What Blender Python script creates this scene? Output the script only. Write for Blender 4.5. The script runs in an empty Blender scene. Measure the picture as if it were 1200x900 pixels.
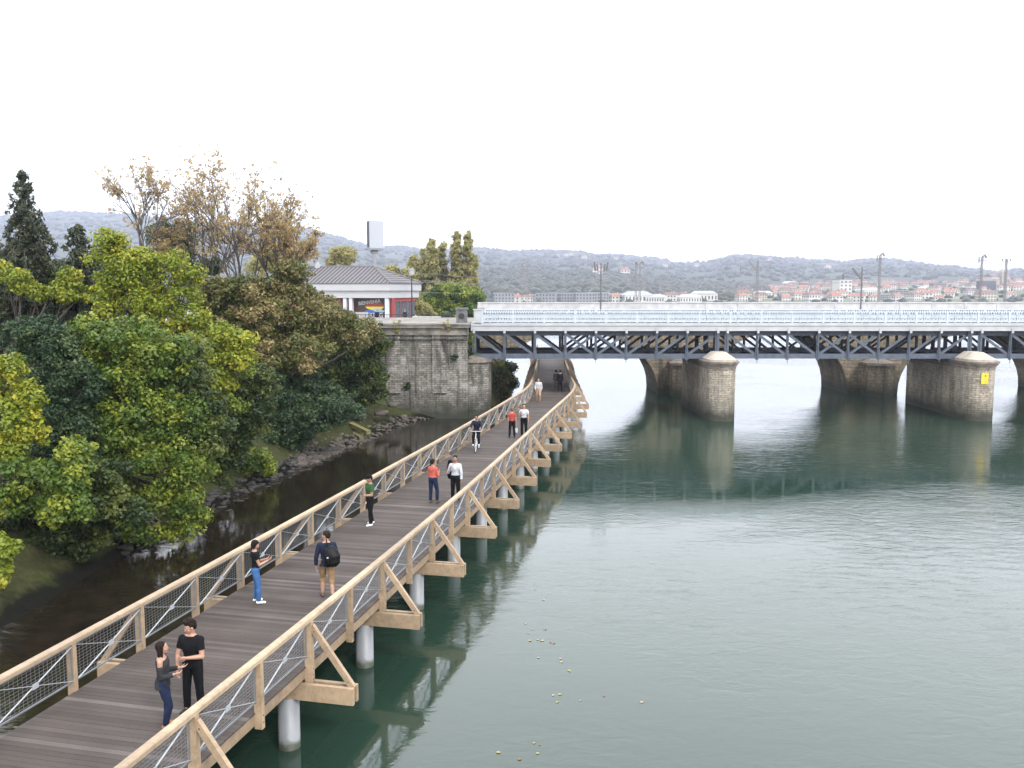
import bpy, math, random
import numpy as np
from mathutils import Vector, Matrix, noise as mnoise
R = math.radians
random.seed(7); RNG = np.random.default_rng(7)
scene = bpy.context.scene
COL = scene.collection
FAST_HUMANS = False

# ------------------------------------------------------------------ camera geometry (also used to lay out far terrain)
FPX, HC = 1050.0, 10.0
PITCH = math.atan(110 / FPX)
CP, SP = math.cos(PITCH), math.sin(PITCH)
def at(x, y, D):
    """world point that lies D metres ahead in the direction of a pixel of the photograph"""
    dx = (x - 600) / FPX; dy = (450 - y) / FPX
    ry = CP + dy * SP; rz = -SP + dy * CP
    t = D / ry
    return Vector((dx * t, D, HC + rz * t))
def on_z(x, y, z):
    dx = (x - 600) / FPX; dy = (450 - y) / FPX
    ry = CP + dy * SP; rz = -SP + dy * CP
    t = (z - HC) / rz
    return Vector((dx * t, ry * t, z))

cam_d = bpy.data.cameras.new('camera'); cam = bpy.data.objects.new('camera', cam_d); COL.objects.link(cam)
cam.location = (0, 0, HC); cam.rotation_euler = (math.pi / 2 - PITCH, 0, 0)
cam_d.sensor_width = 36; cam_d.lens = 36 * FPX / 1200; cam_d.clip_start = 0.2; cam_d.clip_end = 30000
scene.camera = cam

# ------------------------------------------------------------------ helpers
def lin(r, g, b, k=1.0):
    def f(c):
        c /= 255.0
        return (c / 12.92 if c <= 0.04045 else ((c + 0.055) / 1.055) ** 2.4) * k
    return (f(r), f(g), f(b), 1)

def tag(o, label=None, cat=None, group=None, kind=None):
    if label: o['label'] = label
    if cat: o['category'] = cat
    if group: o['group'] = group
    if kind: o['kind'] = kind
    return o

def empty(name, loc=(0, 0, 0), rz=0, label=None, cat=None, group=None, parent=None):
    o = bpy.data.objects.new(name, None); COL.objects.link(o)
    o.location = loc; o.rotation_euler = (0, 0, rz); o.empty_display_size = 0.3
    if parent: o.parent = parent
    return tag(o, label, cat, group)

def link(name, me, parent=None, loc=None, rz=None, scale=None):
    o = bpy.data.objects.new(name, me); COL.objects.link(o)
    if parent: o.parent = parent
    if loc is not None: o.location = loc
    if rz is not None: o.rotation_euler = (0, 0, rz)
    if scale is not None: o.scale = scale
    return o

def copy_tree(o, parent=None):
    c = o.copy(); COL.objects.link(c)
    if parent: c.parent = parent
    for ch in [x for x in COL.objects if x.parent == o]:
        copy_tree(ch, c)
    return c

class MB:
    def __init__(s):
        s.v = []; s.f = []; s.m = []; s.uv = {}
    def add(s, vs, fs, mi=0, uvs=None):
        b = len(s.v); s.v.extend([tuple(v) for v in vs])
        for i, f in enumerate(fs):
            if uvs is not None and uvs[i] is not None: s.uv[len(s.f)] = uvs[i]
            s.f.append(tuple(b + k for k in f)); s.m.append(mi)
    def box(s, c, d, rz=0, mi=0, M=None):
        hx, hy, hz = d[0] / 2, d[1] / 2, d[2] / 2
        vs = [Vector((x, y, z)) for z in (-hz, hz) for y in (-hy, hy) for x in (-hx, hx)]
        if M is None:
            M = Matrix.Translation(Vector(c)) @ Matrix.Rotation(rz, 4, 'Z')
        vs = [M @ v for v in vs]
        s.add(vs, [(0, 2, 3, 1), (4, 5, 7, 6), (0, 1, 5, 4), (2, 6, 7, 3), (0, 4, 6, 2), (1, 3, 7, 5)], mi)
    def bx(s, x0, x1, y0, y1, z0, z1, mi=0):
        s.box(((x0 + x1) / 2, (y0 + y1) / 2, (z0 + z1) / 2), (x1 - x0, y1 - y0, z1 - z0), mi=mi)
    def beam(s, p0, p1, w, h, up=(0, 0, 1), mi=0):
        p0 = Vector(p0); p1 = Vector(p1); d = (p1 - p0); L = d.length; d.normalize()
        up = Vector(up)
        if abs(d.dot(up)) > 0.999: up = Vector((0, 1, 0))
        sd = d.cross(up).normalized(); u2 = sd.cross(d).normalized()
        vs = []
        for p in (p0, p1):
            for a, b in ((-1, -1), (1, -1), (1, 1), (-1, 1)):
                vs.append(p + sd * (a * w / 2) + u2 * (b * h / 2))
        s.add(vs, [(0, 1, 2, 3), (7, 6, 5, 4), (0, 4, 5, 1), (1, 5, 6, 2), (2, 6, 7, 3), (3, 7, 4, 0)], mi)
    def tube(s, pts, rs, n=8, mi=0, cap=True):
        pts = [Vector(p) for p in pts]; rings = []
        if not hasattr(rs, '__len__'): rs = [rs] * len(pts)
        b = len(s.v); prev = None
        for i, p in enumerate(pts):
            d = (pts[min(i + 1, len(pts) - 1)] - pts[max(i - 1, 0)])
            d = d.normalized() if d.length > 1e-9 else Vector((0, 0, 1))
            ref = Vector((1, 0, 0)) if abs(d.x) < 0.9 else Vector((0, 1, 0))
            if prev is not None:
                a = (prev - d * prev.dot(d))
                a = a.normalized() if a.length > 1e-6 else d.cross(ref).normalized()
            else: a = d.cross(ref).normalized()
            prev = a; c = d.cross(a)
            for k in range(n):
                t = 2 * math.pi * k / n
                s.v.append(tuple(p + (a * math.cos(t) + c * math.sin(t)) * rs[i]))
        for i in range(len(pts) - 1):
            for k in range(n):
                s.f.append((b + i * n + k, b + i * n + (k + 1) % n, b + (i + 1) * n + (k + 1) % n, b + (i + 1) * n + k)); s.m.append(mi)
        if cap:
            s.f.append(tuple(b + k for k in reversed(range(n)))); s.m.append(mi)
            s.f.append(tuple(b + (len(pts) - 1) * n + k for k in range(n))); s.m.append(mi)
    def prism(s, poly, z0, z1, mi=0, top=True, bottom=True, mi_top=None):
        n = len(poly); us = [0.0]
        for i in range(n):
            a = poly[i]; b = poly[(i + 1) % n]; us.append(us[-1] + math.hypot(b[0] - a[0], b[1] - a[1]))
        vs = [(p[0], p[1], z0) for p in poly] + [(p[0], p[1], z1) for p in poly]
        fs = []; uvs = []
        for i in range(n):
            j = (i + 1) % n; fs.append((i, j, n + j, n + i))
            uvs.append([(us[i], z0), (us[i + 1], z0), (us[i + 1], z1), (us[i], z1)])
        s.add(vs, fs, mi, uvs)
        b = len(s.v) - 2 * n
        if top: s.f.append(tuple(b + n + k for k in range(n))); s.m.append(mi if mi_top is None else mi_top)
        if bottom: s.f.append(tuple(b + k for k in reversed(range(n)))); s.m.append(mi)
    def mesh(s, name, mats, smooth=False):
        me = bpy.data.meshes.new(name); me.from_pydata(s.v, [], s.f)
        if not isinstance(mats, (list, tuple)): mats = [mats]
        for m in mats: me.materials.append(m)
        if len(mats) > 1: me.polygons.foreach_set('material_index', s.m)
        if s.uv:
            uvl = me.uv_layers.new(name='UVMap')
            for fi, uv in s.uv.items():
                p = me.polygons[fi]
                for k, li in enumerate(p.loop_indices): uvl.data[li].uv = uv[k]
        if smooth: me.polygons.foreach_set('use_smooth', [True] * len(me.polygons))
        me.update(); return me
    def build(s, name, mats, parent=None, smooth=False, loc=None, rz=None):
        return link(name, s.mesh(name, mats, smooth), parent, loc, rz)

# ------------------------------------------------------------------ materials
def newmat(name):
    m = bpy.data.materials.new(name); m.use_nodes = True
    nt = m.node_tree; b = nt.nodes['Principled BSDF']
    return m, nt, b
def N(nt, t, **kw):
    n = nt.nodes.new(t)
    for k, v in kw.items(): setattr(n, k, v)
    return n
def ramp(nt, fac, stops):
    r = N(nt, 'ShaderNodeValToRGB'); e = r.color_ramp.elements
    while len(e) < len(stops): e.new(0.5)
    for i, (p, c) in enumerate(stops):
        e[i].position = p; e[i].color = c if len(c) == 4 else (*c, 1)
    nt.links.new(fac, r.inputs[0]); return r.outputs[0]
def noise_tex(nt, vec, scale, detail=4, rough=0.55, dist=0.0):
    n = N(nt, 'ShaderNodeTexNoise'); n.inputs['Scale'].default_value = scale
    n.inputs['Detail'].default_value = detail; n.inputs['Roughness'].default_value = rough
    n.inputs['Distortion'].default_value = dist
    if vec is not None: nt.links.new(vec, n.inputs['Vector'])
    return n.outputs['Fac']
def mapping(nt, vec, scale=(1, 1, 1), rot=(0, 0, 0), loc=(0, 0, 0)):
    m = N(nt, 'ShaderNodeMapping'); m.inputs['Scale'].default_value = scale
    m.inputs['Rotation'].default_value = rot; m.inputs['Location'].default_value = loc
    nt.links.new(vec, m.inputs['Vector']); return m.outputs[0]
def mixc(nt, fac, a, b, mode='MIX'):
    m = N(nt, 'ShaderNodeMix', data_type='RGBA', blend_type=mode)
    for i, x in ((0, fac), (6, a), (7, b)):
        if hasattr(x, 'is_linked') or hasattr(x, 'links'): nt.links.new(x, m.inputs[i])
        else: m.inputs[i].default_value = x
    return m.outputs[2]
def bump(nt, h, b, strength=0.3, dist=0.02):
    n = N(nt, 'ShaderNodeBump'); n.inputs['Strength'].default_value = strength; n.inputs['Distance'].default_value = dist
    nt.links.new(h, n.inputs['Height']); nt.links.new(n.outputs[0], b.inputs['Normal']); return n
def coords(nt, kind='Object'):
    return N(nt, 'ShaderNodeTexCoord').outputs[kind]

def N_map(nt, v, a, b_):
    mr = N(nt, 'ShaderNodeMapRange'); mr.inputs['From Min'].default_value = a; mr.inputs['From Max'].default_value = b_
    nt.links.new(v, mr.inputs['Value']); return mr.outputs[0]

KA = 0.75
def plain(name, col, rough=0.6, metal=0.0, var=0.12, scale=3.0, bumpy=0.0):
    col = tuple(x * KA for x in col[:3])
    m, nt, b = newmat(name)
    c = coords(nt); f = noise_tex(nt, c, scale, 5)
    k = 1 - var; k2 = 1 + var
    out = ramp(nt, f, [(0.3, (col[0] * k, col[1] * k, col[2] * k, 1)), (0.7, (min(1, col[0] * k2), min(1, col[1] * k2), min(1, col[2] * k2), 1))])
    nt.links.new(out, b.inputs['Base Color'])
    b.inputs['Roughness'].default_value = rough; b.inputs['Metallic'].default_value = metal
    if bumpy: bump(nt, noise_tex(nt, c, scale * 8, 4), b, bumpy, 0.01)
    return m

def N_mix(nt, a, b_):
    m = N(nt, 'ShaderNodeMath', operation='MULTIPLY_ADD'); m.inputs[1].default_value = .5; nt.links.new(b_, m.inputs[0])
    h = N(nt, 'ShaderNodeMath', operation='MULTIPLY'); h.inputs[1].default_value = .5; nt.links.new(a, h.inputs[0]); nt.links.new(h.outputs[0], m.inputs[2]); return m.outputs[0]
def wood(name, base, axis_scale, rough=0.65, contrast=0.2):
    base = tuple(x * KA for x in base[:3])
    m, nt, b = newmat(name)
    c = coords(nt)
    info = N(nt, 'ShaderNodeObjectInfo')
    v = N(nt, 'ShaderNodeVectorMath', operation='ADD'); nt.links.new(c, v.inputs[0])
    sc = N(nt, 'ShaderNodeVectorMath', operation='SCALE'); nt.links.new(info.outputs['Random'], sc.inputs['Scale']); sc.inputs[0].default_value = (13, 7, 5)
    nt.links.new(sc.outputs[0], v.inputs[1])
    f1 = noise_tex(nt, mapping(nt, v.outputs[0], axis_scale), 6, 6, 0.6)
    f2 = noise_tex(nt, v.outputs[0], 1.1, 3)
    d = tuple(x * (1 - contrast) for x in base[:3]); l = tuple(min(1, x * (1 + contrast)) for x in base[:3])
    a = ramp(nt, f1, [(0.3, d), (0.62, l)])
    f3 = noise_tex(nt, mapping(nt, v.outputs[0], (1, 1, 1)), 9, 5, .7)
    f2 = N_mix(nt, f2, f3)
    stain = ramp(nt, f2, [(0.36, (0.7, 0.69, 0.68)), (0.52, (0.98, 0.97, 0.96)), (0.68, (1.07, 1.05, 1.03))])
    o = mixc(nt, 1.0, a, stain, 'MULTIPLY')
    hs = N(nt, 'ShaderNodeHueSaturation')
    mr = N(nt, 'ShaderNodeMapRange'); mr.inputs['To Min'].default_value = 0.78; mr.inputs['To Max'].default_value = 1.1
    nt.links.new(info.outputs['Random'], mr.inputs['Value']); nt.links.new(mr.outputs[0], hs.inputs['Value'])
    nt.links.new(o, hs.inputs['Color']); nt.links.new(hs.outputs[0], b.inputs['Base Color'])
    b.inputs['Roughness'].default_value = rough
    bump(nt, f1, b, 0.25, 0.004)
    return m

def masonry(name, c1, c2, mortar, bw, bh, soot=(0.03, 0.027, 0.022), moss=(0.05, 0.06, 0.025), dirt=0.5, wet=1.0, stains=1.0, msize=0.018, wob_=0.3, lime=0.0):
    """stone blocks from UV (arc length, height); dark waterline, streaks and pale lime patches"""
    kf = lambda q: tuple(x * KA for x in q)
    c1, c2, mortar, soot, moss = kf(c1), kf(c2), kf(mortar), kf(soot), kf(moss)
    m, nt, b = newmat(name)
    uv = coords(nt, 'UV'); ob = coords(nt)
    br = N(nt, 'ShaderNodeTexBrick'); nt.links.new(uv, br.inputs['Vector'])
    wob = N(nt, 'ShaderNodeVectorMath', operation='ADD')
    nz = N(nt, 'ShaderNodeTexNoise'); nz.inputs['Scale'].default_value = 1.2; nt.links.new(ob, nz.inputs['Vector'])
    s1 = N(nt, 'ShaderNodeVectorMath', operation='SCALE'); s1.inputs['Scale'].default_value = wob_; nt.links.new(nz.outputs['Color'], s1.inputs[0])
    nt.links.new(uv, wob.inputs[0]); nt.links.new(s1.outputs[0], wob.inputs[1]); nt.links.new(wob.outputs[0], br.inputs['Vector'])
    br.inputs['Color1'].default_value = (*c1, 1); br.inputs['Color2'].default_value = (*c2, 1); br.inputs['Mortar'].default_value = (*mortar, 1)
    br.inputs['Scale'].default_value = 1; br.inputs['Brick Width'].default_value = bw; br.inputs['Row Height'].default_value = bh
    br.inputs['Mortar Size'].default_value = msize; br.inputs['Mortar Smooth'].default_value = 0.3; br.inputs['Bias'].default_value = 0.0
    f_small = noise_tex(nt, ob, 6.0, 6, 0.65)
    var = ramp(nt, f_small, [(0.3, (0.55, 0.53, 0.5)), (0.68, (1.35, 1.32, 1.25))])
    c = mixc(nt, 1.0, br.outputs['Color'], var, 'MULTIPLY')
    if lime:
        lf = ramp(nt, noise_tex(nt, mapping(nt, ob, loc=(3, 8, 2)), 1.1, 6, 0.7), [(0.47, (0, 0, 0)), (0.62, (lime,) * 3)])
        c = mixc(nt, lf, c, (0.38, 0.365, 0.335, 1))
    # vertical run-off streaks
    st = noise_tex(nt, mapping(nt, ob, (1.0, 1.0, 0.16)), 1.5, 5, 0.6, 0.6)
    stf = ramp(nt, st, [(0.47, (0, 0, 0)), (0.66, (dirt * stains,) * 3)])
    c = mixc(nt, stf, c, (*soot, 1))
    ms = noise_tex(nt, mapping(nt, ob, (1, 1, 0.6), loc=(5, 3, 1)), 0.9, 6, 0.65)
    msf = ramp(nt, ms, [(0.5, (0, 0, 0)), (0.7, (0.55 * stains,) * 3)])
    c = mixc(nt, msf, c, (*moss, 1))
    # tide line
    sep = N(nt, 'ShaderNodeSeparateXYZ'); nt.links.new(ob, sep.inputs[0])
    ad = N(nt, 'ShaderNodeMath', operation='MULTIPLY_ADD'); ad.inputs[1].default_value = -1.1; nt.links.new(noise_tex(nt, ob, 0.8, 4), ad.inputs[0]); nt.links.new(sep.outputs['Z'], ad.inputs[2])
    mr = N(nt, 'ShaderNodeMapRange'); mr.inputs['From Min'].default_value = -0.2; mr.inputs['From Max'].default_value = 0.9 * wet
    mr.inputs['To Min'].default_value = 0.94; mr.inputs['To Max'].default_value = 0.0; nt.links.new(ad.outputs[0], mr.inputs['Value'])
    c = mixc(nt, mr.outputs[0], c, (0.018, 0.02, 0.011, 1))
    nt.links.new(c, b.inputs['Base Color']); b.inputs['Roughness'].default_value = 0.85
    hgt = N(nt, 'ShaderNodeMath', operation='MULTIPLY_ADD'); hgt.inputs[1].default_value = -1.0
    nt.links.new(br.outputs['Fac'], hgt.inputs[0]); nt.links.new(f_small, hgt.inputs[2])
    bump(nt, hgt.outputs[0], b, 0.8, 0.05)
    return m

def leafmat(name, a, b_, c_, trans=0.35):
    """a, b_: two leaf colours; c_: the colour of young or turned leaf clumps"""
    a, b_, c_ = (tuple(x * KA for x in q) for q in (a, b_, c_))
    m, nt, b = newmat(name)
    at_ = N(nt, 'ShaderNodeAttribute'); at_.attribute_name = 'leafcol'
    sp = N(nt, 'ShaderNodeSeparateColor'); nt.links.new(at_.outputs['Color'], sp.inputs[0])
    o = mixc(nt, sp.outputs[0], (*a, 1), (*b_, 1))
    g = ramp(nt, sp.outputs[1], [(0.55, (0, 0, 0)), (0.95, (1, 1, 1))])
    o = mixc(nt, g, o, (*c_, 1))
    nt.links.new(o, b.inputs['Base Color']); b.inputs['Roughness'].default_value = 0.5
    b.inputs['Specular IOR Level'].default_value = 0.35
    tr = N(nt, 'ShaderNodeBsdfTranslucent'); nt.links.new(o, tr.inputs['Color'])
    mx = N(nt, 'ShaderNodeMixShader'); mx.inputs[0].default_value = trans
    nt.links.new(b.outputs[0], mx.inputs[1]); nt.links.new(tr.outputs[0], mx.inputs[2])
    nt.links.new(mx.outputs[0], nt.nodes['Material Output'].inputs['Surface'])
    return m

M = {}
M['wood'] = wood('glulam_timber', (0.36, 0.264, 0.17), (1, 1, 1), contrast=0.14)
M['rail'] = wood('handrail_timber', (0.42, 0.32, 0.215), (1, 1, 1), contrast=0.12)
M['steel'] = plain('galvanised_steel', (0.2, 0.215, 0.23), 0.45, 0.3, 0.15)
def pile_mat():
    m, nt, b = newmat('pile_steel_with_tide_band'); c = coords(nt); sep = N(nt, 'ShaderNodeSeparateXYZ'); nt.links.new(c, sep.inputs[0])
    f = noise_tex(nt, mapping(nt, c, (2, 2, .5)), 3.0, 5, .6)
    base = ramp(nt, f, [(.3, (.15, .16, .17)), (.7, (.205, .215, .225))])
    z = N(nt, 'ShaderNodeMath', operation='MULTIPLY_ADD'); z.inputs[1].default_value = -.35; nt.links.new(noise_tex(nt, c, 6, 4), z.inputs[0]); nt.links.new(sep.outputs['Z'], z.inputs[2])
    t = N_map(nt, z.outputs[0], .1, -.08); o = mixc(nt, t, base, (.035, .04, .025, 1)); nt.links.new(o, b.inputs['Base Color']); b.inputs['Roughness'].default_value = .5; return m
M['tie'] = plain('zinc_tie', (0.42, 0.44, 0.46), 0.4, 0.2, 0.05)
M['pile'] = pile_mat()
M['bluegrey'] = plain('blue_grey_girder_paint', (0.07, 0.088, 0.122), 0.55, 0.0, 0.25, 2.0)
def rusty(m):
    nt = m.node_tree; b = nt.nodes['Principled BSDF']; src = b.inputs['Base Color'].links[0].from_socket; c = coords(nt)
    st = noise_tex(nt, mapping(nt, c, (1, 1, .25)), 3.0, 6, .7); f = ramp(nt, st, [(.58, (0, 0, 0)), (.72, (.7, .7, .7))])
    o = mixc(nt, f, src, (.07, .035, .02, 1)); nt.links.new(o, b.inputs['Base Color'])
rusty(M['bluegrey'])
M['blueshade'] = plain('girder_paint_in_shade', (0.022, 0.026, 0.042), 0.6, 0.0, 0.25, 2.0)  # girder paint copy with the shade under the deck put into its colour
M['whitepaint'] = plain('aged_white_paint', (0.4, 0.41, 0.425), 0.55, 0, 0.12, 1.2)
M['bluewhite'] = plain('pale_blue_paint', (0.52, 0.58, 0.64), 0.5, 0, 0.08, 2.0)
M['concrete'] = plain('weathered_concrete', (0.33, 0.33, 0.34), 0.85, 0, 0.22, 1.3, 0.3)
M['paving'] = plain('plaza_paving', (0.27, 0.26, 0.24), 0.85, 0, 0.15, 0.8)
M['mastdark2'] = plain('dark_iron_and_gap_shade', (.05, .055, .06), .7)
M['black'] = plain('black_iron', (0.02, 0.021, 0.023), 0.5, 0.2)
M['signbox'] = plain('sign_box_enamel', (0.38, 0.395, 0.44), 0.4, 0, 0.04)
M['white'] = plain('bright_white_paint', (0.42, 0.42, 0.43), 0.5, 0, 0.03)
M['bark'] = plain('bark', (0.06, 0.048, 0.038), 0.9, 0, 0.35, 4, 0.6)
M['barkpale'] = plain('bark_pale', (0.11, 0.095, 0.085), 0.9, 0, 0.3, 4, 0.5)

def deck_mat():
    m, nt, b = newmat('composite_decking')
    g = N(nt, 'ShaderNodeNewGeometry'); c = coords(nt)
    f = noise_tex(nt, c, 1.0, 5); f2 = noise_tex(nt, c, 30, 3)
    a = ramp(nt, g.outputs['Random Per Island'], [(0.0, (0.045, 0.0365, 0.032)), (0.6, (0.06, 0.0495, 0.0435)), (0.88, (0.07, 0.059, 0.053)), (1.0, (0.1, 0.086, 0.078))])
    s = ramp(nt, f, [(0.3, (0.82, 0.82, 0.83)), (0.7, (1.1, 1.1, 1.1))])
    o = mixc(nt, 1.0, a, s, 'MULTIPLY')
    s2 = ramp(nt, f2, [(0.3, (0.85, 0.85, 0.85)), (0.7, (1.12, 1.12, 1.12))])
    o = mixc(nt, 1.0, o, s2, 'MULTIPLY')
    nt.links.new(o, b.inputs['Base Color']); b.inputs['Roughness'].default_value = 0.8; b.inputs['Specular IOR Level'].default_value = .2
    return m
M['deck'] = deck_mat()

M['pierstone'] = masonry('pier_limestone', (0.37, 0.325, 0.265), (0.52, 0.47, 0.4), (0.24, 0.21, 0.17), 0.55, 0.17, dirt=0.5, wet=1.5, stains=.9, wob_=.05, lime=.35, msize=.022)
M['abutstone'] = masonry('abutment_rubble', (0.32, 0.305, 0.285), (0.15, 0.14, 0.128), (0.08, 0.075, 0.066), 0.46, 0.17, dirt=0.95, wet=1.9, stains=1.15, lime=.35, wob_=.09, msize=0.022)
M['archstone'] = masonry('arch_sandstone', (0.3, 0.25, 0.185), (0.21, 0.175, 0.13), (0.12, 0.1, 0.075), 0.7, 0.34, dirt=0.7, wet=1.2)
M['capstone'] = plain('cap_stone', (0.42, 0.37, 0.31), 0.8, 0, 0.2, 2.2, 0.4)
M['capdark'] = plain('stained_cornice', (0.2, 0.17, 0.14), 0.85, 0, 0.4, 2.0, 0.5)

def water_mat():
    m, nt, b = newmat('river_water')
    c = coords(nt)
    depth = noise_tex(nt, c, 0.05, 3)
    col = ramp(nt, depth, [(0.3, (0.010, 0.026, 0.017)), (0.7, (0.017, 0.034, 0.024))])
    # slack water between bank and boardwalk: muddy bed plus painted tree shade and reflections
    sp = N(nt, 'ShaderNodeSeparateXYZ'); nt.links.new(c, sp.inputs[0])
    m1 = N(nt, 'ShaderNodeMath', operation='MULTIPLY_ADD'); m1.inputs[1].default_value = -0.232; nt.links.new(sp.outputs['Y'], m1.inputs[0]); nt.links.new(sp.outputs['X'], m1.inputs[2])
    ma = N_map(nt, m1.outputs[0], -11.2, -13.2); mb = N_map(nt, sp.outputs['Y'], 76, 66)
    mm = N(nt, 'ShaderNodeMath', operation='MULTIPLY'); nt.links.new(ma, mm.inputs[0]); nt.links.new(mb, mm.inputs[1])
    mud_shade = ramp(nt, noise_tex(nt, c, 1.3, 6, 0.65), [(0.35, (0.006, 0.005, 0.0035)), (0.7, (0.016, 0.011, 0.007))])
    col = mixc(nt, mm.outputs[0], col, mud_shade)
    nt.links.new(col, b.inputs['Base Color'])
    b.inputs['Roughness'].default_value = 0.045; b.inputs['IOR'].default_value = 1.5
    b.inputs['Specular IOR Level'].default_value = 0.5
    # wind-ruffled patches over slack water
    zone = noise_tex(nt, mapping(nt, c, (0.03, 0.05, 1), rot=(0, 0, 0.5)), 1.0, 4, 0.55, 0.8)
    zf = ramp(nt, zone, [(0.38, (0.1, 0.1, 0.1)), (0.6, (1, 1, 1))])
    sq = N(nt, 'ShaderNodeSeparateXYZ'); nt.links.new(c, sq.inputs[0])
    xm = N_map(nt, sq.outputs['X'], 24, 8); ym = N_map(nt, sq.outputs['Y'], 30, 56)
    lm_ = N(nt, 'ShaderNodeMath', operation='MULTIPLY'); nt.links.new(xm, lm_.inputs[0]); nt.links.new(ym, lm_.inputs[1])
    lm2 = N(nt, 'ShaderNodeMath', operation='MULTIPLY_ADD'); lm2.inputs[1].default_value = .35; nt.links.new(noise_tex(nt, mapping(nt, c, (.08, .12, 1)), 1.0, 4), lm2.inputs[0]); nt.links.new(lm_.outputs[0], lm2.inputs[2])
    lee = ramp(nt, lm2.outputs[0], [(0.15, (1, 1, 1)), (0.9, (.38, .38, .38))])   # sheltered water below the bridge
    zf = mixc(nt, 1.0, zf, lee, 'MULTIPLY')
    w1 = noise_tex(nt, mapping(nt, c, (1.0, 1.9, 1), rot=(0, 0, 0.25)), 1.15, 4, 0.6, 0.9)
    w2 = noise_tex(nt, mapping(nt, c, (1.0, 2.1, 1), rot=(0, 0, -0.3)), 4.2, 3, 0.55, 0.5)
    w3 = noise_tex(nt, mapping(nt, c, (1.0, 1.5, 1), rot=(0, 0, 0.1)), 0.22, 2, 0.5, 0.3)
    a = N(nt, 'ShaderNodeMath', operation='MULTIPLY_ADD'); a.inputs[1].default_value = 0.2
    nt.links.new(w2, a.inputs[0]); nt.links.new(w1, a.inputs[2])
    a2 = N(nt, 'ShaderNodeMath', operation='MULTIPLY_ADD'); a2.inputs[1].default_value = 1.2
    nt.links.new(w3, a2.inputs[0]); nt.links.new(a.outputs[0], a2.inputs[2])
    bp = N(nt, 'ShaderNodeBump'); bp.inputs['Distance'].default_value = 0.055
    ms = N(nt, 'ShaderNodeMath', operation='MULTIPLY'); ms.inputs[1].default_value = 0.56
    nt.links.new(zf, ms.inputs[0]); nt.links.new(ms.outputs[0], bp.inputs['Strength'])
    nt.links.new(a2.outputs[0], bp.inputs['Height']); nt.links.new(bp.outputs[0], b.inputs['Normal'])
    return m
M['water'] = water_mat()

def bank_mat():
    m, nt, b = newmat('bank_concrete_and_soil')
    c = coords(nt)
    sep = N(nt, 'ShaderNodeSeparateXYZ'); nt.links.new(c, sep.inputs[0])
    f = noise_tex(nt, c, 0.7, 6, 0.6); f2 = noise_tex(nt, c, 5, 5, 0.6)
    conc = ramp(nt, f, [(0.35, (0.028, 0.03, 0.012)), (0.5, (0.042, 0.043, 0.018)), (0.62, (0.03, 0.04, 0.011))])
    soil = ramp(nt, f, [(0.3, (0.014, 0.014, 0.007)), (0.5, (0.018, 0.026, 0.006)), (0.7, (0.024, 0.032, 0.01))])
    z = N(nt, 'ShaderNodeMath', operation='MULTIPLY_ADD'); z.inputs[1].default_value = 0.9
    nt.links.new(f, z.inputs[0]); nt.links.new(sep.outputs['Z'], z.inputs[2])
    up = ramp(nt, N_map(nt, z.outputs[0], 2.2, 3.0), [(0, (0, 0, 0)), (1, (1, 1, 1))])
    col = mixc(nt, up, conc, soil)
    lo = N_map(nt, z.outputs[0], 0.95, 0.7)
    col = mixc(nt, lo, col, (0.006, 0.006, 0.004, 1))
    v = ramp(nt, f2, [(0.3, (0.7, 0.7, 0.7)), (0.7, (1.2, 1.2, 1.2))])
    col = mixc(nt, 1.0, col, v, 'MULTIPLY')
    nt.links.new(col, b.inputs['Base Color']); b.inputs['Roughness'].default_value = 0.9
    bump(nt, f2, b, 0.6, 0.08); b.inputs['Specular IOR Level'].default_value = .08
    return m
M['bank'] = bank_mat()

def hill_mat(name, dark, mid, field, fscale):
    m, nt, b = newmat(name)
    c = coords(nt)
    f = noise_tex(nt, c, fscale, 6, 0.6, 0.3); f2 = noise_tex(nt, c, fscale * 8, 4)
    o = ramp(nt, f, [(0.4, dark), (0.56, mid), (0.66, field)])
    v = ramp(nt, f2, [(0.3, (0.7, 0.7, 0.7)), (0.7, (1.25, 1.25, 1.25))])
    o = mixc(nt, 1.0, o, v, 'MULTIPLY')
    nt.links.new(o, b.inputs['Base Color']); b.inputs['Roughness'].default_value = 0.95
    return m
M['hill'] = hill_mat('wooded_hillside', (0.026, 0.034, 0.024), (0.034, 0.043, 0.028), (0.06, 0.066, 0.042), 0.0028)
M['townland'] = hill_mat('town_ground', (0.06, 0.075, 0.035), (0.1, 0.11, 0.06), (0.2, 0.18, 0.14), 0.01)

# ------------------------------------------------------------------ world and sun: bright overcast
w = bpy.data.worlds.new('World'); scene.world = w; w.use_nodes = True
nt = w.node_tree; bg = nt.nodes['Background']
sky = N(nt, 'ShaderNodeTexSky'); sky.sky_type = 'NISHITA'; sky.sun_disc = False
SUN_EL, SUN_AZ = R(40), R(148)      # azimuth clockwise from +Y: behind the camera, to its right
sky.sun_elevation = SUN_EL; sky.sun_rotation = SUN_AZ
sky.air_density = 1.0; sky.dust_density = 1.0; sky.ozone_density = 1.0; sky.altitude = 0
hs = N(nt, 'ShaderNodeHueSaturation'); hs.inputs['Saturation'].default_value = 0.14
nt.links.new(sky.outputs[0], hs.inputs['Color'])
cm = mixc(nt, 0.7, hs.outputs[0], (13.6, 13.8, 14.3, 1))   # high cloud veil
nt.links.new(cm, bg.inputs['Color']); bg.inputs['Strength'].default_value = 0.15
sd = bpy.data.lights.new('sun', 'SUN'); sd.energy = 1.5; sd.angle = R(11); sd.color = (1.0, 0.96, 0.9)
so = bpy.data.objects.new('sun', sd); COL.objects.link(so)
dirv = Vector((math.sin(SUN_AZ) * math.cos(SUN_EL), math.cos(SUN_AZ) * math.cos(SUN_EL), math.sin(SUN_EL)))
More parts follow.
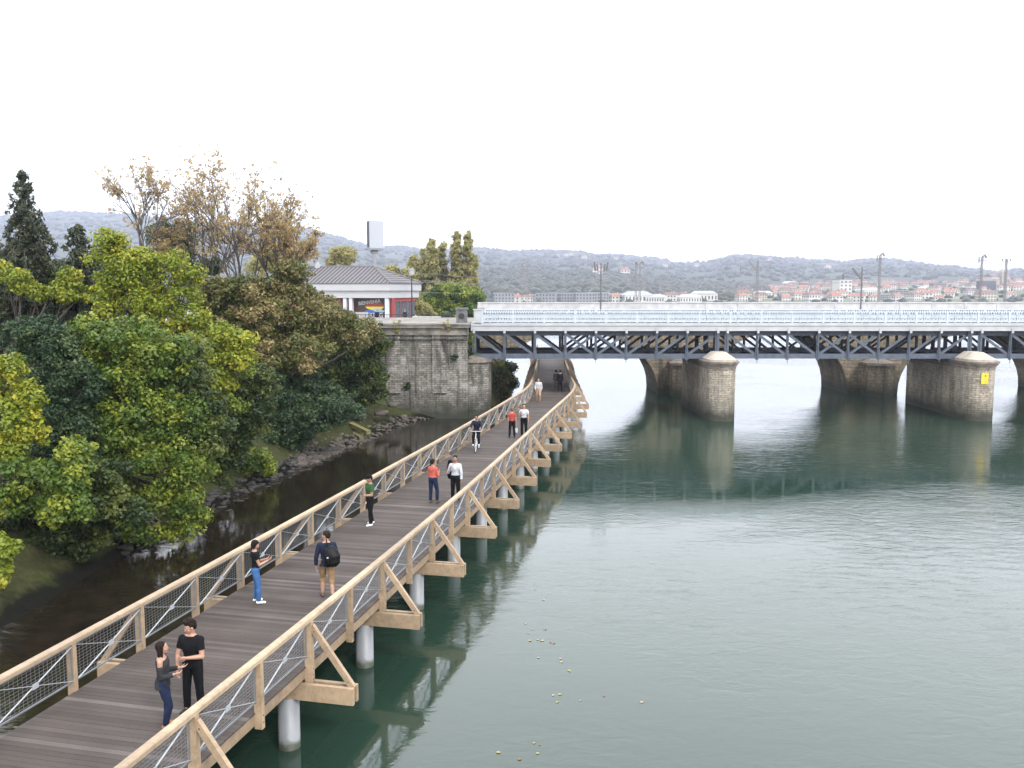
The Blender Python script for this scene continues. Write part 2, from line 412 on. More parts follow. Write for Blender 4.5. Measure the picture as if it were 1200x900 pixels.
so.rotation_euler = dirv.to_track_quat('Z', 'Y').to_euler(); so.location = dirv * 200
scene.view_settings.view_transform = 'Standard'; scene.view_settings.look = 'None'
scene.view_settings.gamma = 1; scene.view_settings.exposure = 1.15
scene.render.film_transparent = False
scene.cycles.max_bounces = 8; scene.cycles.diffuse_bounces = 3; scene.cycles.glossy_bounces = 3
scene.cycles.transmission_bounces = 4; scene.cycles.volume_bounces = 1; scene.cycles.transparent_max_bounces = 6
scene.cycles.use_denoising = True
scene.cycles.sample_clamp_indirect = 6

# ------------------------------------------------------------------ terrain, water
SH = [(-30, -16.5), (10, -15.8), (25.7, -15.2), (29.3, -14.9), (34, -14.6), (41.4, -13.7), (47.2, -12.8), (54.8, -10.9), (62, -9.2), (68.8, -7.4),
      (70.5, -4.2), (72, -1.7), (77, -0.9), (85, -0.2), (95, 0.3), (110, 0), (140, -4), (220, -30), (400, -70), (720, -130)]
def shore(y):
    return float(np.interp(y, [a for a, b in SH], [b for a, b in SH]))
def plateau(y): return float(np.interp(y, [0, 50, 64, 70, 74, 104, 140, 700], [6.2, 6.2, 6.4, 6.6, 6.9, 5.75, 5.6, 4.0]))
def KK(y): return float(np.interp(y, [52, 60, 69.5, 71, 72, 110, 140], [1.0, 1.5, 2.6, 2.0, 0.35, 0.35, 1.0]))
def land_z(x, y):
    t = shore(y) - x
    k = KK(y)
    P = plateau(y)
    return float(np.interp(t, [-3, 0, 3.0 * k, 3.3 * k, 7 * k, 13 * k, max(22, 14 * k), 200], [-1.3, 0.0, 2.1, 2.3, 3.2, P * 0.86, P, P]))
ys = list(np.arange(-30, 66, 1.0)) + list(np.arange(66, 100, 0.7)) + list(np.arange(100, 160, 4)) + list(np.arange(160, 760, 25))
ts = [-3, -1.5, -0.6, 0, .6, 1.2, 1.8, 2.4, 3.0, 3.3, 4, 5, 6, 7, 8.5, 10, 12, 14, 17, 20, 25, 32, 42, 60, 90, 140, 220, 400, 700, 1200, 2500]
bm_ = MB(); vs = []; fs = []
for y in ys:
    for t in ts:
        k = KK(y) if t < 22 else 1
        tt = t * (k if t < 14 else 1)
        x = shore(y) - tt
        z = land_z(x, y)
        nz = mnoise.noise(Vector((x * .35, y * .35, 3)))
        amp = (0.03 if y < 40 else 0.1) if t < 3.2 else (0.35 if t < 20 else 0.15)
        if 66 < y < 100: amp *= 0.6
        x2 = x + (mnoise.noise(Vector((x * .2, y * .25, 9))) * 0.5 if -1 < t < 3 else 0)
        vs.append((x2, y, z + nz * amp))
nt_ = len(ts)
for i in range(len(ys) - 1):
    for j in range(nt_ - 1):
        a = i * nt_ + j
        fs.append((a, a + nt_, a + nt_ + 1, a + 1)[::-1])
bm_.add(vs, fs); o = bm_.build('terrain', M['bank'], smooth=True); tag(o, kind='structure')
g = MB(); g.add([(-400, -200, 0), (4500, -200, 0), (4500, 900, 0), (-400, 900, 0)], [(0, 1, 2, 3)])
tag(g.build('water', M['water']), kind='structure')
g = MB(); g.add([(-9000, -2000, -1.6), (9000, -2000, -1.6), (9000, 12000, -1.6), (-9000, 12000, -1.6)], [(0, 1, 2, 3)])
tag(g.build('ground', M['bank']), kind='structure')

# far bank, hills: ridges laid out by bearing and distance
def interp_profile(P, x): return float(np.interp(x, [a for a, b in P], [b for a, b in P]))
def hillside(name, P, D0, D1, ybase, mat, nx=420, ny=26, amp=6.0, x0=-500, x1=1700, power=0.75):
    g = MB(); vs = []; fs = []
    hts = {}
    for i in range(nx + 1):
        px = x0 + (x1 - x0) * i / nx
        zr = at(px, interp_profile(P, px), D1).z
        zb = at(px, ybase, D0).z if ybase else 1.0
        zb = max(zb, 0.8)
        for j in range(ny + 2):
            t = j / ny
            if j <= ny:
                D = D0 + (D1 - D0) * t; z = zb + (zr - zb) * (t ** power)
            else:
                D = D1 + (D1 - D0) * 0.35; z = -1.0
            X = (px - 600) / FPX * D
            n = mnoise.fractal(Vector((X * 0.004, D * 0.004, 1.0)), 1.0, 2.0, 5) * amp * (0.3 + t)
            n2 = mnoise.noise(Vector((X * 0.03, D * 0.03, 5.0))) * amp * 0.25
            vs.append((X, D, z + (n + n2 if 0 < j <= ny else 0)))
    w_ = ny + 2
    for i in range(nx):
        for j in range(ny + 1):
            a = i * w_ + j
            fs.append((a, a + w_, a + w_ + 1, a + 1))
    g.add(vs, fs); o = g.build(name, mat, smooth=True); tag(o, kind='structure')
    return o, np.array(vs).reshape(nx + 1, w_, 3)
RIDGE = [(-500, 300), (-200, 280), (-50, 262), (0, 256), (40, 252), (100, 250), (160, 253), (250, 262), (330, 266), (362, 268), (400, 281), (440, 290), (470, 291), (520, 296),
         (560, 292), (600, 295), (640, 296), (680, 296), (720, 299), (745, 303), (780, 309), (800, 311), (830, 308), (860, 301), (900, 301), (940, 306), (980, 308), (1020, 305), (1060, 308),
         (1100, 313), (1140, 317), (1172, 320), (1200, 316), (1300, 310), (1700, 306)]
hills, HG = hillside('hills', RIDGE, 1500, 3900, 334, M['hill'], amp=16)
MID = [(-500, 335), (300, 332), (480, 326), (560, 318), (610, 316), (650, 320), (690, 318), (730, 322), (780, 330), (840, 335), (900, 338), (1000, 340), (1700, 344)]
fore, FG = hillside('hills', MID, 760, 1350, 351, M['hill'], amp=3.5)
TOWN = [(-500, 351), (560, 351), (640, 350), (700, 347), (800, 341), (900, 336), (1000, 331), (1100, 330), (1200, 328), (1700, 326)]
town, TG = hillside('hills', TOWN, 640, 1480, 355.5, M['townland'], amp=2.0, x0=400, x1=1500, nx=260, power=0.9)

def ico():
    import bmesh
    b = bmesh.new(); bmesh.ops.create_icosphere(b, subdivisions=1, radius=1)
    v = np.array([x.co[:] for x in b.verts]); f = np.array([[q.index for q in x.verts] for x in b.faces]); b.free(); return v, f
ICOV, ICOF = ico()
def blobs(name, pts, rads, mat, label, squash=0.85, kind='stuff', cat=None):
    pts = np.array(pts); rads = np.array(rads); n = len(pts); nv = len(ICOV)
    J = 1 + RNG.uniform(-0.28, 0.28, (n, nv, 1))
    V = pts[:, None, :] + ICOV[None] * J * rads[:, None, None] * np.array([1, 1, squash])
    F = ICOF[None] + (np.arange(n) * nv)[:, None, None]
    c = np.zeros((n, nv, 4)); c[:, :, 0] = RNG.random((n, 1)); c[:, :, 1] = RNG.random((n, 1)); c[..., 3] = 1
    me = rawmesh(name, V.reshape(-1, 3), F.reshape(-1, 3), mat, c.reshape(-1, 4))
    o = link(name, me); tag(o, label, cat, None, kind); return o
def rawmesh(name, V, F, mat, cols=None):
    me = bpy.data.meshes.new(name); nv = len(V); nf, k = F.shape
    me.vertices.add(nv); me.vertices.foreach_set('co', np.ascontiguousarray(V, dtype=np.float32).ravel())
    me.loops.add(nf * k); me.loops.foreach_set('vertex_index', np.ascontiguousarray(F, dtype=np.int32).ravel())
    me.polygons.add(nf); me.polygons.foreach_set('loop_start', np.arange(0, nf * k, k, dtype=np.int32))
    try: me.polygons.foreach_set('loop_total', np.full(nf, k, dtype=np.int32))
    except Exception: pass
    if cols is not None:
        a = me.attributes.new('leafcol', 'FLOAT_COLOR', 'POINT'); a.data.foreach_set('color', np.ascontiguousarray(cols, dtype=np.float32).ravel())
    me.materials.append(mat); me.update(calc_edges=True); me.validate(); return me

M['farleaf'] = leafmat('distant_woodland', (0.026, 0.032, 0.025), (0.038, 0.045, 0.032), (0.058, 0.06, 0.042), 0.1)
def sample_grid(G, n, tmin, tmax, xr=None):
    out = []
    nx, ny = G.shape[0] - 1, G.shape[1] - 2
    while len(out) < n:
        i = random.uniform(0, nx - 1); j = random.uniform(tmin, tmax) * ny
        i0, j0 = int(i), min(int(j), ny - 1)
        a, b_ = i - i0, j - j0
        p = (G[i0, j0] * (1 - a) * (1 - b_) + G[i0 + 1, j0] * a * (1 - b_) + G[i0, j0 + 1] * (1 - a) * b_ + G[i0 + 1, j0 + 1] * a * b_)
        if xr:
            px = 600 + FPX * p[0] / p[1]
            if not (xr[0] < px < xr[1]): continue
        out.append(p)
    return out
p1 = sample_grid(HG, 4200, 0.0, 1.0, (-60, 1300)); p1b = sample_grid(HG, 1600, 0.9, 1.0, (-60, 1300))
blobs('hill_woodland', p1 + p1b, [random.uniform(5, 11) for _ in p1] + [random.uniform(5, 10) for _ in p1b], M['farleaf'], 'hazy woodland covering the far hills')
p2 = sample_grid(FG, 2600, 0.02, 1.0, (430, 900))
blobs('riverside_woodland', p2, [random.uniform(4, 8.5) for _ in p2], M['farleaf'], 'dark wooded slope rising behind the far river bank')
p3 = [p for p in sample_grid(TG, 900, 0.0, 1.0, (560, 1300))]
blobs('town_greenery', p3, [random.uniform(1.8, 4.2) for _ in p3], M['farleaf'], 'scattered garden trees between the houses of the far town')

# ------------------------------------------------------------------ town houses
M['hwhite'] = plain('house_white', (0.58, 0.56, 0.53), 0.8, 0, 0.05, 0.2)
M['hcream'] = plain('house_cream', (0.46, 0.42, 0.36), 0.8, 0, 0.06, 0.2)
M['hgrey'] = plain('house_grey', (0.22, 0.225, 0.235), 0.8, 0, 0.06, 0.2)
M['tile'] = plain('red_roof_tiles', (0.29, 0.145, 0.11), 0.85, 0, 0.25, 0.5)
M['tile2'] = plain('brown_roof_tiles', (0.2, 0.12, 0.1), 0.85, 0, 0.25, 0.5)
M['pane'] = plain('dark_window', (0.05, 0.06, 0.075), 0.2)
M['metalroof'] = plain('pale_metal_roof', (0.34, 0.36, 0.38), 0.5, 0, 0.1, 0.2)
def house_mesh(w_, d_, h_, rh, wall, roof, flat=False, storeys=2, cols=3):
    g = MB(); g.bx(-w_ / 2, w_ / 2, -d_ / 2, d_ / 2, 0, h_, 0)
    if flat:
        g.bx(-w_ / 2 - .2, w_ / 2 + .2, -d_ / 2 - .2, d_ / 2 + .2, h_, h_ + .5, 1)
    else:
        e = .5; W2, D2 = w_ / 2 + e, d_ / 2 + e
        g.add([(-W2, -D2, h_), (W2, -D2, h_), (W2, D2, h_), (-W2, D2, h_), (-W2 + w_ * .18, 0, h_ + rh), (W2 - w_ * .18, 0, h_ + rh)],
              [(0, 1, 5, 4), (2, 3, 4, 5), (1, 2, 5), (3, 0, 4), (3, 2, 1, 0)], 1)
        g.bx(w_ * .2, w_ * .2 + .9, -.4, .5, h_ + rh * .5, h_ + rh + .9, 0)
    for s_ in range(storeys):
        z = h_ / storeys * (s_ + .5)
        for k in range(cols):
            x = (k + .5) / cols * w_ - w_ / 2
            g.box((x, -d_ / 2 - .03, z), (w_ / cols * .42, .08, h_ / storeys * .5), mi=2)
            g.box((-w_ / 2 - .03, (k + .5) / cols * d_ - d_ / 2, z), (.08, d_ / cols * .4, h_ / storeys * .5), mi=2)
    return g.mesh('house', [wall, roof, M['pane']])
HM = [(house_mesh(11, 9, 6, 2.6, M['hwhite'], M['tile']), 'small white house with a red tiled roof in the far riverside town', 'white red-roofed houses of the far town'),
      (house_mesh(16, 10, 8.5, 2.8, M['hcream'], M['tile2'], storeys=3, cols=5), 'cream apartment house with a brown tiled roof in the far riverside town', 'cream brown-roofed houses of the far town'),
      (house_mesh(13, 10, 7, 2.6, M['hwhite'], M['tile2'], cols=4), 'pale house with a brown tiled roof in the far riverside town', 'pale brown-roofed houses of the far town'),
      (house_mesh(18, 12, 9, 0, M['hgrey'], M['metalroof'], True, 3, 6), 'grey flat-roofed block in the far riverside town', 'flat-roofed blocks of the far town'),
      (house_mesh(26, 14, 7, 3, M['hwhite'], M['metalroof'], False, 1, 8), 'long white hall with a pale metal roof on the far bank', 'long white halls on the far bank')]
names = ['house', 'apartment_house', 'house', 'apartment_block', 'warehouse']
pts = []
def add_house(px, t, kind, sc=1.0):
    i = (px - 400) / 1100 * 260
    if i < 0 or i >= 259: return
    i0 = int(i); j = t * 26; j0 = min(int(j), 25); b_ = j - j0; a = i - i0
    p = TG[i0, j0] * (1 - b_) * (1 - a) + TG[i0 + 1, j0] * (1 - b_) * a + TG[i0, j0 + 1] * b_ * (1 - a) + TG[i0 + 1, j0 + 1] * a * b_
    for q in pts:
        if abs(q[0] - p[0]) < 11 * sc + 2 and abs(q[1] - p[1]) < 18: return
    pts.append(p)
    me, lab, grp = HM[kind]
    o = link(names[kind], me, None, (p[0], p[1], p[2] - .4), random.uniform(-.5, .5), (sc, sc, sc))
    cat = {'house': 'house', 'apartment_house': 'apartment house', 'apartment_block': 'apartment block', 'warehouse': 'warehouse'}[names[kind]]
    tag(o, lab, cat, grp)
for k in range(6): add_house(727 + k * 19 + random.uniform(-4, 4), random.uniform(0.02, .09), 4, random.uniform(.6, .85))
for px, t in ((590, .02), (604, .05), (612, .03), (640, .02), (655, .03), (664, .05), (684, .03), (700, .04), (720, .05)): add_house(px, t, random.choice([0, 3, 0]), .8)
for k in range(1000):
    if len(pts) > 285: break
    px = random.uniform(610, 1235)
    tmax = float(np.interp(px, [600, 700, 800, 900, 1200], [.05, .1, .45, .8, 1.0]))
    if px < 860 and random.random() < .6: continue
    add_house(px, random.uniform(0.02, tmax), random.choices([0, 1, 2, 3, 4], [7, 2, 5, .7, .4])[0], random.uniform(.5, .8))
# single buildings one can pick out
g = MB(); g.bx(-6, 6, -6, 6, 0, 17, 0); g.bx(-6.3, 6.3, -6.3, 6.3, 17, 17.6, 1)
tw = MB()
b0 = at(986, 356, 800)
r_ = empty('apartment_tower', (b0.x, 800, 2.0), 0.2, 'tall white apartment tower standing on the far river bank', 'apartment tower')
g.build('wall', [M['hwhite'], M['hgrey']], r_)
for s_ in range(5):
    for k in range(3):
        wn = MB(); wn.box((-4 + k * 4, -6.05, 2.4 + s_ * 3.2), (1.6, .1, 1.6)); wn.build('window', M['pane'], r_)
b0 = at(1155, 345, 900)
r_ = empty('office_block', (b0.x, 900, b0.z - 14), 0.1, 'dark blue-grey cubic office block amid the red-roofed town', 'office block')
g = MB(); g.bx(-6.5, 6.5, -6, 6, 0, 27, 0); g.build('wall', plain('slate_cladding', (0.06, 0.07, 0.09), .4), r_)
g = MB(); g.bx(-6.8, 6.8, -6.3, 6.3, 27, 27.8, 0); g.build('roof', M['hgrey'], r_)
ch = at(1168, 332, 1300)
r_ = empty('church', (ch.x, 1300, ch.z - 3), 0.3, 'stone church with a domed bell tower on the skyline of the far town', 'church')
g = MB(); g.bx(-16, 16, -8, 8, 0, 12, 0); g.build('nave', M['hcream'], r_)
g = MB(); g.add([(-16.5, -8.5, 12), (16.5, -8.5, 12), (16.5, 8.5, 12), (-16.5, 8.5, 12), (-16.5, 0, 17), (16.5, 0, 17)], [(0, 1, 5, 4), (2, 3, 4, 5), (1, 2, 5), (3, 0, 4)]); g.build('roof', M['tile2'], r_)
g = MB(); g.bx(-3.5, 3.5, -12, -5, 0, 18, 0); g.tube([(0, -8.5, 18), (0, -8.5, 20), (0, -8.5, 22), (0, -8.5, 24.5)], [3.4, 3.2, 2.0, .2], 10); g.build('bell_tower', plain('tower_stone', (0.3, 0.25, 0.2)), r_)
# farmhouses on the hills
for px, y, D in ((655, 311, 2600), (668, 309, 2500), (685, 310, 2450), (723, 312, 2500), (905, 318, 2300), (964, 326, 2000), (663, 302, 3000), (820, 319, 2300), (735, 330, 1250), (700, 333, 1200), (780, 322, 2200)):
    p = at(px, y, D)
    best = None
    for G in (HG, FG):
        dd = np.abs(G[:, :-1, 0] - p.x) * .6 + np.abs(G[:, :-1, 1] - p.y)
        k = np.unravel_index(np.argmin(dd), dd.shape); q = G[k[0], k[1]]
        if best is None or dd[k] < best[0]: best = (dd[k], q)
    q = best[1]
    o = link('farmhouse', HM[0][0], None, (q[0], q[1], q[2] + 3), random.uniform(-.4, .4), (1.15, 1.15, 1.15))
    tag(o, 'lone white farmhouse set among the hazy wooded hills', 'farmhouse', 'farmhouses on the hills')

# ------------------------------------------------------------------ boardwalk
TH = R(13.06); U = Vector((math.sin(TH), math.cos(TH))); VV = Vector((math.cos(TH), -math.sin(TH)))
def uv2(u, v): return (u * U.x + v * VV.x, u * U.y + v * VV.y)
ctrl = [(uv2(3, -10.56), 2.0), (uv2(10, -10.56), 2.0), (uv2(16, -10.57), 2.0), (uv2(22, -10.6), 1.98), (uv2(30, -10.7), 1.93), (uv2(40, -10.93), 1.8), (uv2(50, -11.25), 1.7), (uv2(58, -11.52), 1.68),
        ((2.5, 62.5), 1.66), ((3.0, 66.5), 1.62), ((3.2, 71.0), 1.52), ((3.5, 78.0), 1.42), ((3.95, 90.0), 1.35), ((4.6, 104), 1.35), ((4.8, 118), 1.35)]
def catmull(P, n=24):
    out = []
    P = [P[0]] + P + [P[-1]]
    for i in range(1, len(P) - 2):
        for k in range(n):
            t = k / n
            a, b_, c, d = (np.array([*P[i + j][0], P[i + j][1]]) for j in (-1, 0, 1, 2))
            out.append(.5 * ((2 * b_) + (-a + c) * t + (2 * a - 5 * b_ + 4 * c - d) * t * t + (-a + 3 * b_ - 3 * c + d) * t ** 3))
    out.append(np.array([*P[-1][0], P[-1][1]]))
    return np.array(out)
PATH = catmull(ctrl)
SL = np.concatenate([[0], np.cumsum(np.hypot(*(PATH[1:, :2] - PATH[:-1, :2]).T))])
S_TOT = SL[-1]
def pth(s):
    x = np.interp(s, SL, PATH[:, 0]); y = np.interp(s, SL, PATH[:, 1]); h = np.interp(s, SL, PATH[:, 2])
    x1 = np.interp(s + .4, SL, PATH[:, 0]); y1 = np.interp(s + .4, SL, PATH[:, 1]); x0 = np.interp(s - .4, SL, PATH[:, 0]); y0 = np.interp(s - .4, SL, PATH[:, 1])
    d = Vector((x1 - x0, y1 - y0)).normalized()
    return Vector((x, y)), d, Vector((d.y, -d.x)), float(h)      # point, tangent, right-hand normal, half width
ZD = 1.9
bw = empty('boardwalk', (0, 0, 0), 0, 'long curving timber footbridge with steel mesh railings running beside the river bank', 'footbridge')
g = MB(); s = 0.0
while s < S_TOT - .16:
    (c0, d0, n0, h0), (c1, d1, n1, h1) = pth(s), pth(s + .139)
    ins = 0.012
    z = ZD + random.uniform(-.0015, .0015)
    q = [c0 - n0 * (h0 + ins), c0 + n0 * (h0 + ins), c1 + n1 * (h1 + ins), c1 - n1 * (h1 + ins)]
    vs = [(p.x, p.y, z) for p in q] + [(p.x, p.y, z - .035) for p in q]
    g.add(vs, [(0, 1, 2, 3), (7, 6, 5, 4), (0, 4, 5, 1), (1, 5, 6, 2), (2, 6, 7, 3), (3, 7, 4, 0)])
    s += .147
g.build('deck', M['deck'], bw)
def sweep(name, mat, off, z0, z1, w_, s0=0.0, s1=None, step=1.1, mi=0):
    g = MB(); s1 = S_TOT if s1 is None else s1
    n = max(2, int((s1 - s0) / step) + 1); rows = []
    for i in range(n):
        s = s0 + (s1 - s0) * i / (n - 1); c, d, nn, h = pth(s)
        e = off(h)
        a = c + nn * (e - w_ / 2); b_ = c + nn * (e + w_ / 2)
        rows.append([(a.x, a.y, z0), (b_.x, b_.y, z0), (b_.x, b_.y, z1), (a.x, a.y, z1)])
    vs = [p for r in rows for p in r]; fs = []
    for i in range(n - 1):
        k = i * 4
        for j in range(4): fs.append((k + j, k + (j + 1) % 4, k + 4 + (j + 1) % 4, k + 4 + j))
    fs.append((3, 2, 1, 0)); fs.append(tuple(4 * (n - 1) + j for j in range(4)))
    g.add(vs, fs); return g.build(name, mat, bw)
for sg in (-1, 1):
    # handrail in separate planks of 4.4 m laid end to end, a few mm apart
    sweep('edge_beam', M['wood'], lambda h: sg * (h - .06), ZD - .27, ZD - .045, .11)
    sweep('joist', M['wood'], lambda h: sg * (h * .45), ZD - .27, ZD - .045, .12)
st0 = None
# arc length where u = 17.15
def s_of(x, y):
    d = (PATH[:, 0] - x) ** 2 + (PATH[:, 1] - y) ** 2
    return float(SL[int(np.argmin(d))])
S0 = s_of(*uv2(17.15, -10.57)); MOD = 2.2
kmin = -int((S0 - .3) // MOD); kmax = int((S_TOT - .3 - S0) // MOD)
def bolts(pm, zs_):
    for z in zs_:
        for sy in (-1, 1): pm.tube([(0, sy * .078, z), (0, sy * .094, z)], .015, 6, 1)
pm = MB(); pm.bx(-.055, .055, -.08, .08, -.33, 1.0); bolts(pm, (-.06, -.2)); post_me = pm.mesh('post', [M['wood'], M['mastdark2']])
pm = MB(); pm.bx(-.06, .06, -.085, .085, -.36, 1.0); bolts(pm, (-.06, -.2, -.3)); post2_me = pm.mesh('post', [M['wood'], M['mastdark2']])
def panel_mesh(L=2.05):
    g = MB(); z0, z1 = .2, .985; t = .028
    for x in (-L / 2, L / 2): g.bx(x - t / 2, x + t / 2, -t / 2, t / 2, z0 + t, z1 - t)
    for z in (z0 + t / 2, z1 - t / 2): g.bx(-L / 2 - t / 2, L / 2 + t / 2, -t / 2, t / 2, z - t / 2, z + t / 2)
    n = int(L / .105)
    for i in range(1, n):
        x = -L / 2 + L * i / n; g.bx(x - .0022, x + .0022, -.0025, .0025, z0 + t, z1 - t)
    m_ = int((z1 - z0) / .062)
    for i in range(1, m_):
        z = z0 + (z1 - z0) * i / m_; g.bx(-L / 2, L / 2, .0026, .007, z - .0022, z + .0022)
    return g.mesh('mesh_panel', M['steel'])
pan_me = panel_mesh()
def tie_mesh(L=2.02, sy=-1):
    g = MB(); z0, z1 = .24, .95
    y = sy * .026
    g.beam((-L / 2, y, z0), (L / 2, y, z1), .008, .03, up=(0, 1, 0)); g.beam((-L / 2, y + .009 * sy, z1), (L / 2, y + .009 * sy, z0), .008, .03, up=(0, 1, 0))
    g.box((0, y + sy * .018, (z0 + z1) / 2), (.16, .008, .115))
    return g.mesh('cross_tie', M['tie'])
tie_me = {1: tie_mesh(sy=-1), -1: tie_mesh(sy=-1)}
rail_s = []
for k in range(kmin, kmax + 1):
    s = S0 + k * MOD; c, d, nn, h = pth(s); station = (k % 2 == 0)
    rz = math.atan2(d.y, d.x)
    for sg in (1, -1):
        p = c + nn * sg * (h + .075)
        link('post', post2_me if station else post_me, bw, (p.x, p.y, ZD), rz)
        if k < kmax:
            c2, d2, n2, h2 = pth(s + MOD); q = c2 + n2 * sg * (h2 + .075)
            mid = (p + q) / 2; L = (q - p).length
            # the mesh is hung on the inner face for the right rail, seen from the walkway
            inn = nn * (-sg) * .045
            pn = link('mesh_panel', pan_me, bw, (mid.x + inn.x, mid.y + inn.y, ZD), math.atan2((q - p).y, (q - p).x), ((L - .13) / 2.05, 1, 1))
            link('cross_tie', tie_me[sg], pn)
    if station:
        # double cross beam carried on two piles, with a raking brace each side
        for e in (-1, 1):
            g = MB(); o1 = d * (e * .105)
            a = c - nn * (h + 1.13) + o1; b_ = c + nn * (h + 1.13) + o1
            g.beam((0, -(h + 1.13), 0), (0, h + 1.13, 0), .1, .37)
            cb = g.build('cross_beam', M['wood'], bw); cb.location = (c.x + o1.x, c.y + o1.y, ZD - .55); cb.rotation_euler = (0, 0, rz)
        for sg in (-1, 1):
            g = MB()
            p0 = (0, 0, .93); p1 = (0, .98, -.42)
            g.beam(p0, p1, .1, .13, up=(1, 0, 0)) if False else g.beam((0, .06, .9), (0, 1.0, -.40), .098, .125)
            g.tube([(-.06, .14, .79), (.06, .14, .79)], .014, 6, 1); g.tube([(-.06, .9, -.26), (.06, .9, -.26)], .014, 6, 1)
            br = g.build('brace', [M['wood'], M['mastdark2']], bw); q = c + nn * sg * (h + .08)
            br.location = (q.x, q.y, ZD); br.rotation_euler = (0, 0, rz + (math.pi if sg > 0 else 0))
            g = MB(); g.tube([(0, 0, -2.2), (0, 0, ZD - .735)], .235, 28)
            q = c + nn * sg * (h - .45)
            pl = g.build('pile', M['pile'], bw, True); pl.location = (q.x, q.y, 0)
        g = MB(); g.beam((0, -(h - .1), 0), (0, h - .1, 0), .16, .2); cb = g.build('bearer', M['steel'], bw)
        cb.location = (c.x, c.y, ZD - .64); cb.rotation_euler = (0, 0, rz)
for sg in (1, -1):
    s = .2
    while s < S_TOT - .3:
        e = min(s + 4.393, S_TOT - .3)
        g = MB(); rows = []
        for i in range(9):
            ss = s + (e - s) * i / 8; c, d, nn, h = pth(ss)
            for a_, z in ((-.08, ZD + 1.0), (.08, ZD + 1.0), (.08, ZD + 1.075), (.06, ZD + 1.1), (-.06, ZD + 1.1), (-.08, ZD + 1.075)):
                q = c + nn * sg * (h + .065) + nn * a_; rows.append((q.x, q.y, z))
        fs = []
        for i in range(8):
            for j in range(6): fs.append((i * 6 + j, i * 6 + (j + 1) % 6, i * 6 + 6 + (j + 1) % 6, i * 6 + 6 + j))
        fs.append((5, 4, 3, 2, 1, 0)); fs.append(tuple(48 + j for j in range(6)))
        g.add(rows, fs); g.build('handrail', M['rail'], bw)
        s += 4.4

# ------------------------------------------------------------------ truss bridge
YB = 71.0
tb = empty('truss_bridge', (0, YB, 0), 0, 'steel truss bridge with pale blue lattice railings crossing the river on stone piers', 'bridge')
XL, XR = -3.25, 57.6; PAN = 2.44
def place(mb, name, mats, parent=tb):
    o = mb.build(name, mats, parent); o.location = (0, -YB, 0) if parent == tb else (0, 0, 0); return o
g = MB()
g.bx(XL, XR, YB - .12, YB + 8.2, 6.98, 7.42)
place(g, 'deck', M['concrete'])
g = MB(); g.bx(XL + 1, XR, YB + .5, YB + 7.9, 7.422, 7.5); place(g, 'ballast', plain('track_ballast', (.1, .095, .09), .95, 0, .4, 6, .5))
for yy in (YB + 1.6, YB + 3.05, YB + 4.9, YB + 6.35):
    g = MB(); g.bx(XL + 1, XR, yy, yy + .07, 7.502, 7.62); place(g, 'rail', M['mastdark2'])
for yy in (YB - .27, YB + 8.2):
    g = MB(); g.bx(XL, XR, yy, yy + .15, 6.86, 7.2); g.bx(XL, XR, yy - .06, yy + .15, 7.2, 7.28); g.bx(XL, XR, yy, yy + .15, 7.28, 7.44); g.bx(XL, XR, yy - .1, yy + .15, 6.80, 6.86)
    place(g, 'fascia_girder', M['whitepaint'])
spans = [(-3.1, 16.35), (16.9, 36.35), (36.95, 56.4)]
for pl_, (yy, mt, mt2) in enumerate(((YB, M['bluegrey'], M['blueshade']), (YB + 4.0, M['blueshade'], M['blueshade']), (YB + 7.9, M['blueshade'], M['blueshade']))):
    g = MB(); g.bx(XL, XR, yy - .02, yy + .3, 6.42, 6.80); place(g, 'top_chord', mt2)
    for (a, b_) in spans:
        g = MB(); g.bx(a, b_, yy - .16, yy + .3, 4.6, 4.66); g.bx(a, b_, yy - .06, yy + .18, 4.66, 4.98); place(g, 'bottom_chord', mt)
        xs = [a + .1 + (b_ - a - .2) * i / 8 for i in range(9)]
        for i, x in enumerate(xs):
            g = MB(); w_ = .34 if i in (0, 8) else .2
            g.bx(x - w_ / 2, x + w_ / 2, yy - .11, yy - .07, 4.66, 6.7); g.bx(x - .02, x + .02, yy - .07, yy + .2, 4.99, 6.41)
            if pl_ == 0:
                g.bx(x - .13, x + .13, yy - .13, yy - .111, 4.5, 5.25)
                g.bx(x - .02, x + .02, yy - .2, yy - .16, 4.25, 6.8)
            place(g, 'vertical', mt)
            if pl_ == 0:
                g = MB(); g.bx(x - .09, x + .09, yy - .4, yy - .371, 6.62, 7.0); place(g, 'bracket', M['whitepaint'])
        for i in range(8):
            x0, x1 = xs[i], xs[i + 1]
            def dg(xa, za, xb, zb, off):
                g = MB(); g.beam((xa, yy + off, za), (xb, yy + off, zb), .05, .15, up=(0, 1, 0)) if False else g.beam((xa, yy + off, za), (xb, yy + off, zb), .05, .2)
                place(g, 'diagonal', mt)
            if i <= 4 and i != 4 or i == 4: 
                if i < 5: dg(x0 + .1, 6.5, x1 - .05, 4.85, -.03)
            if i > 2: dg(x0 + .05, 4.85, x1 - .1, 6.5, .05)
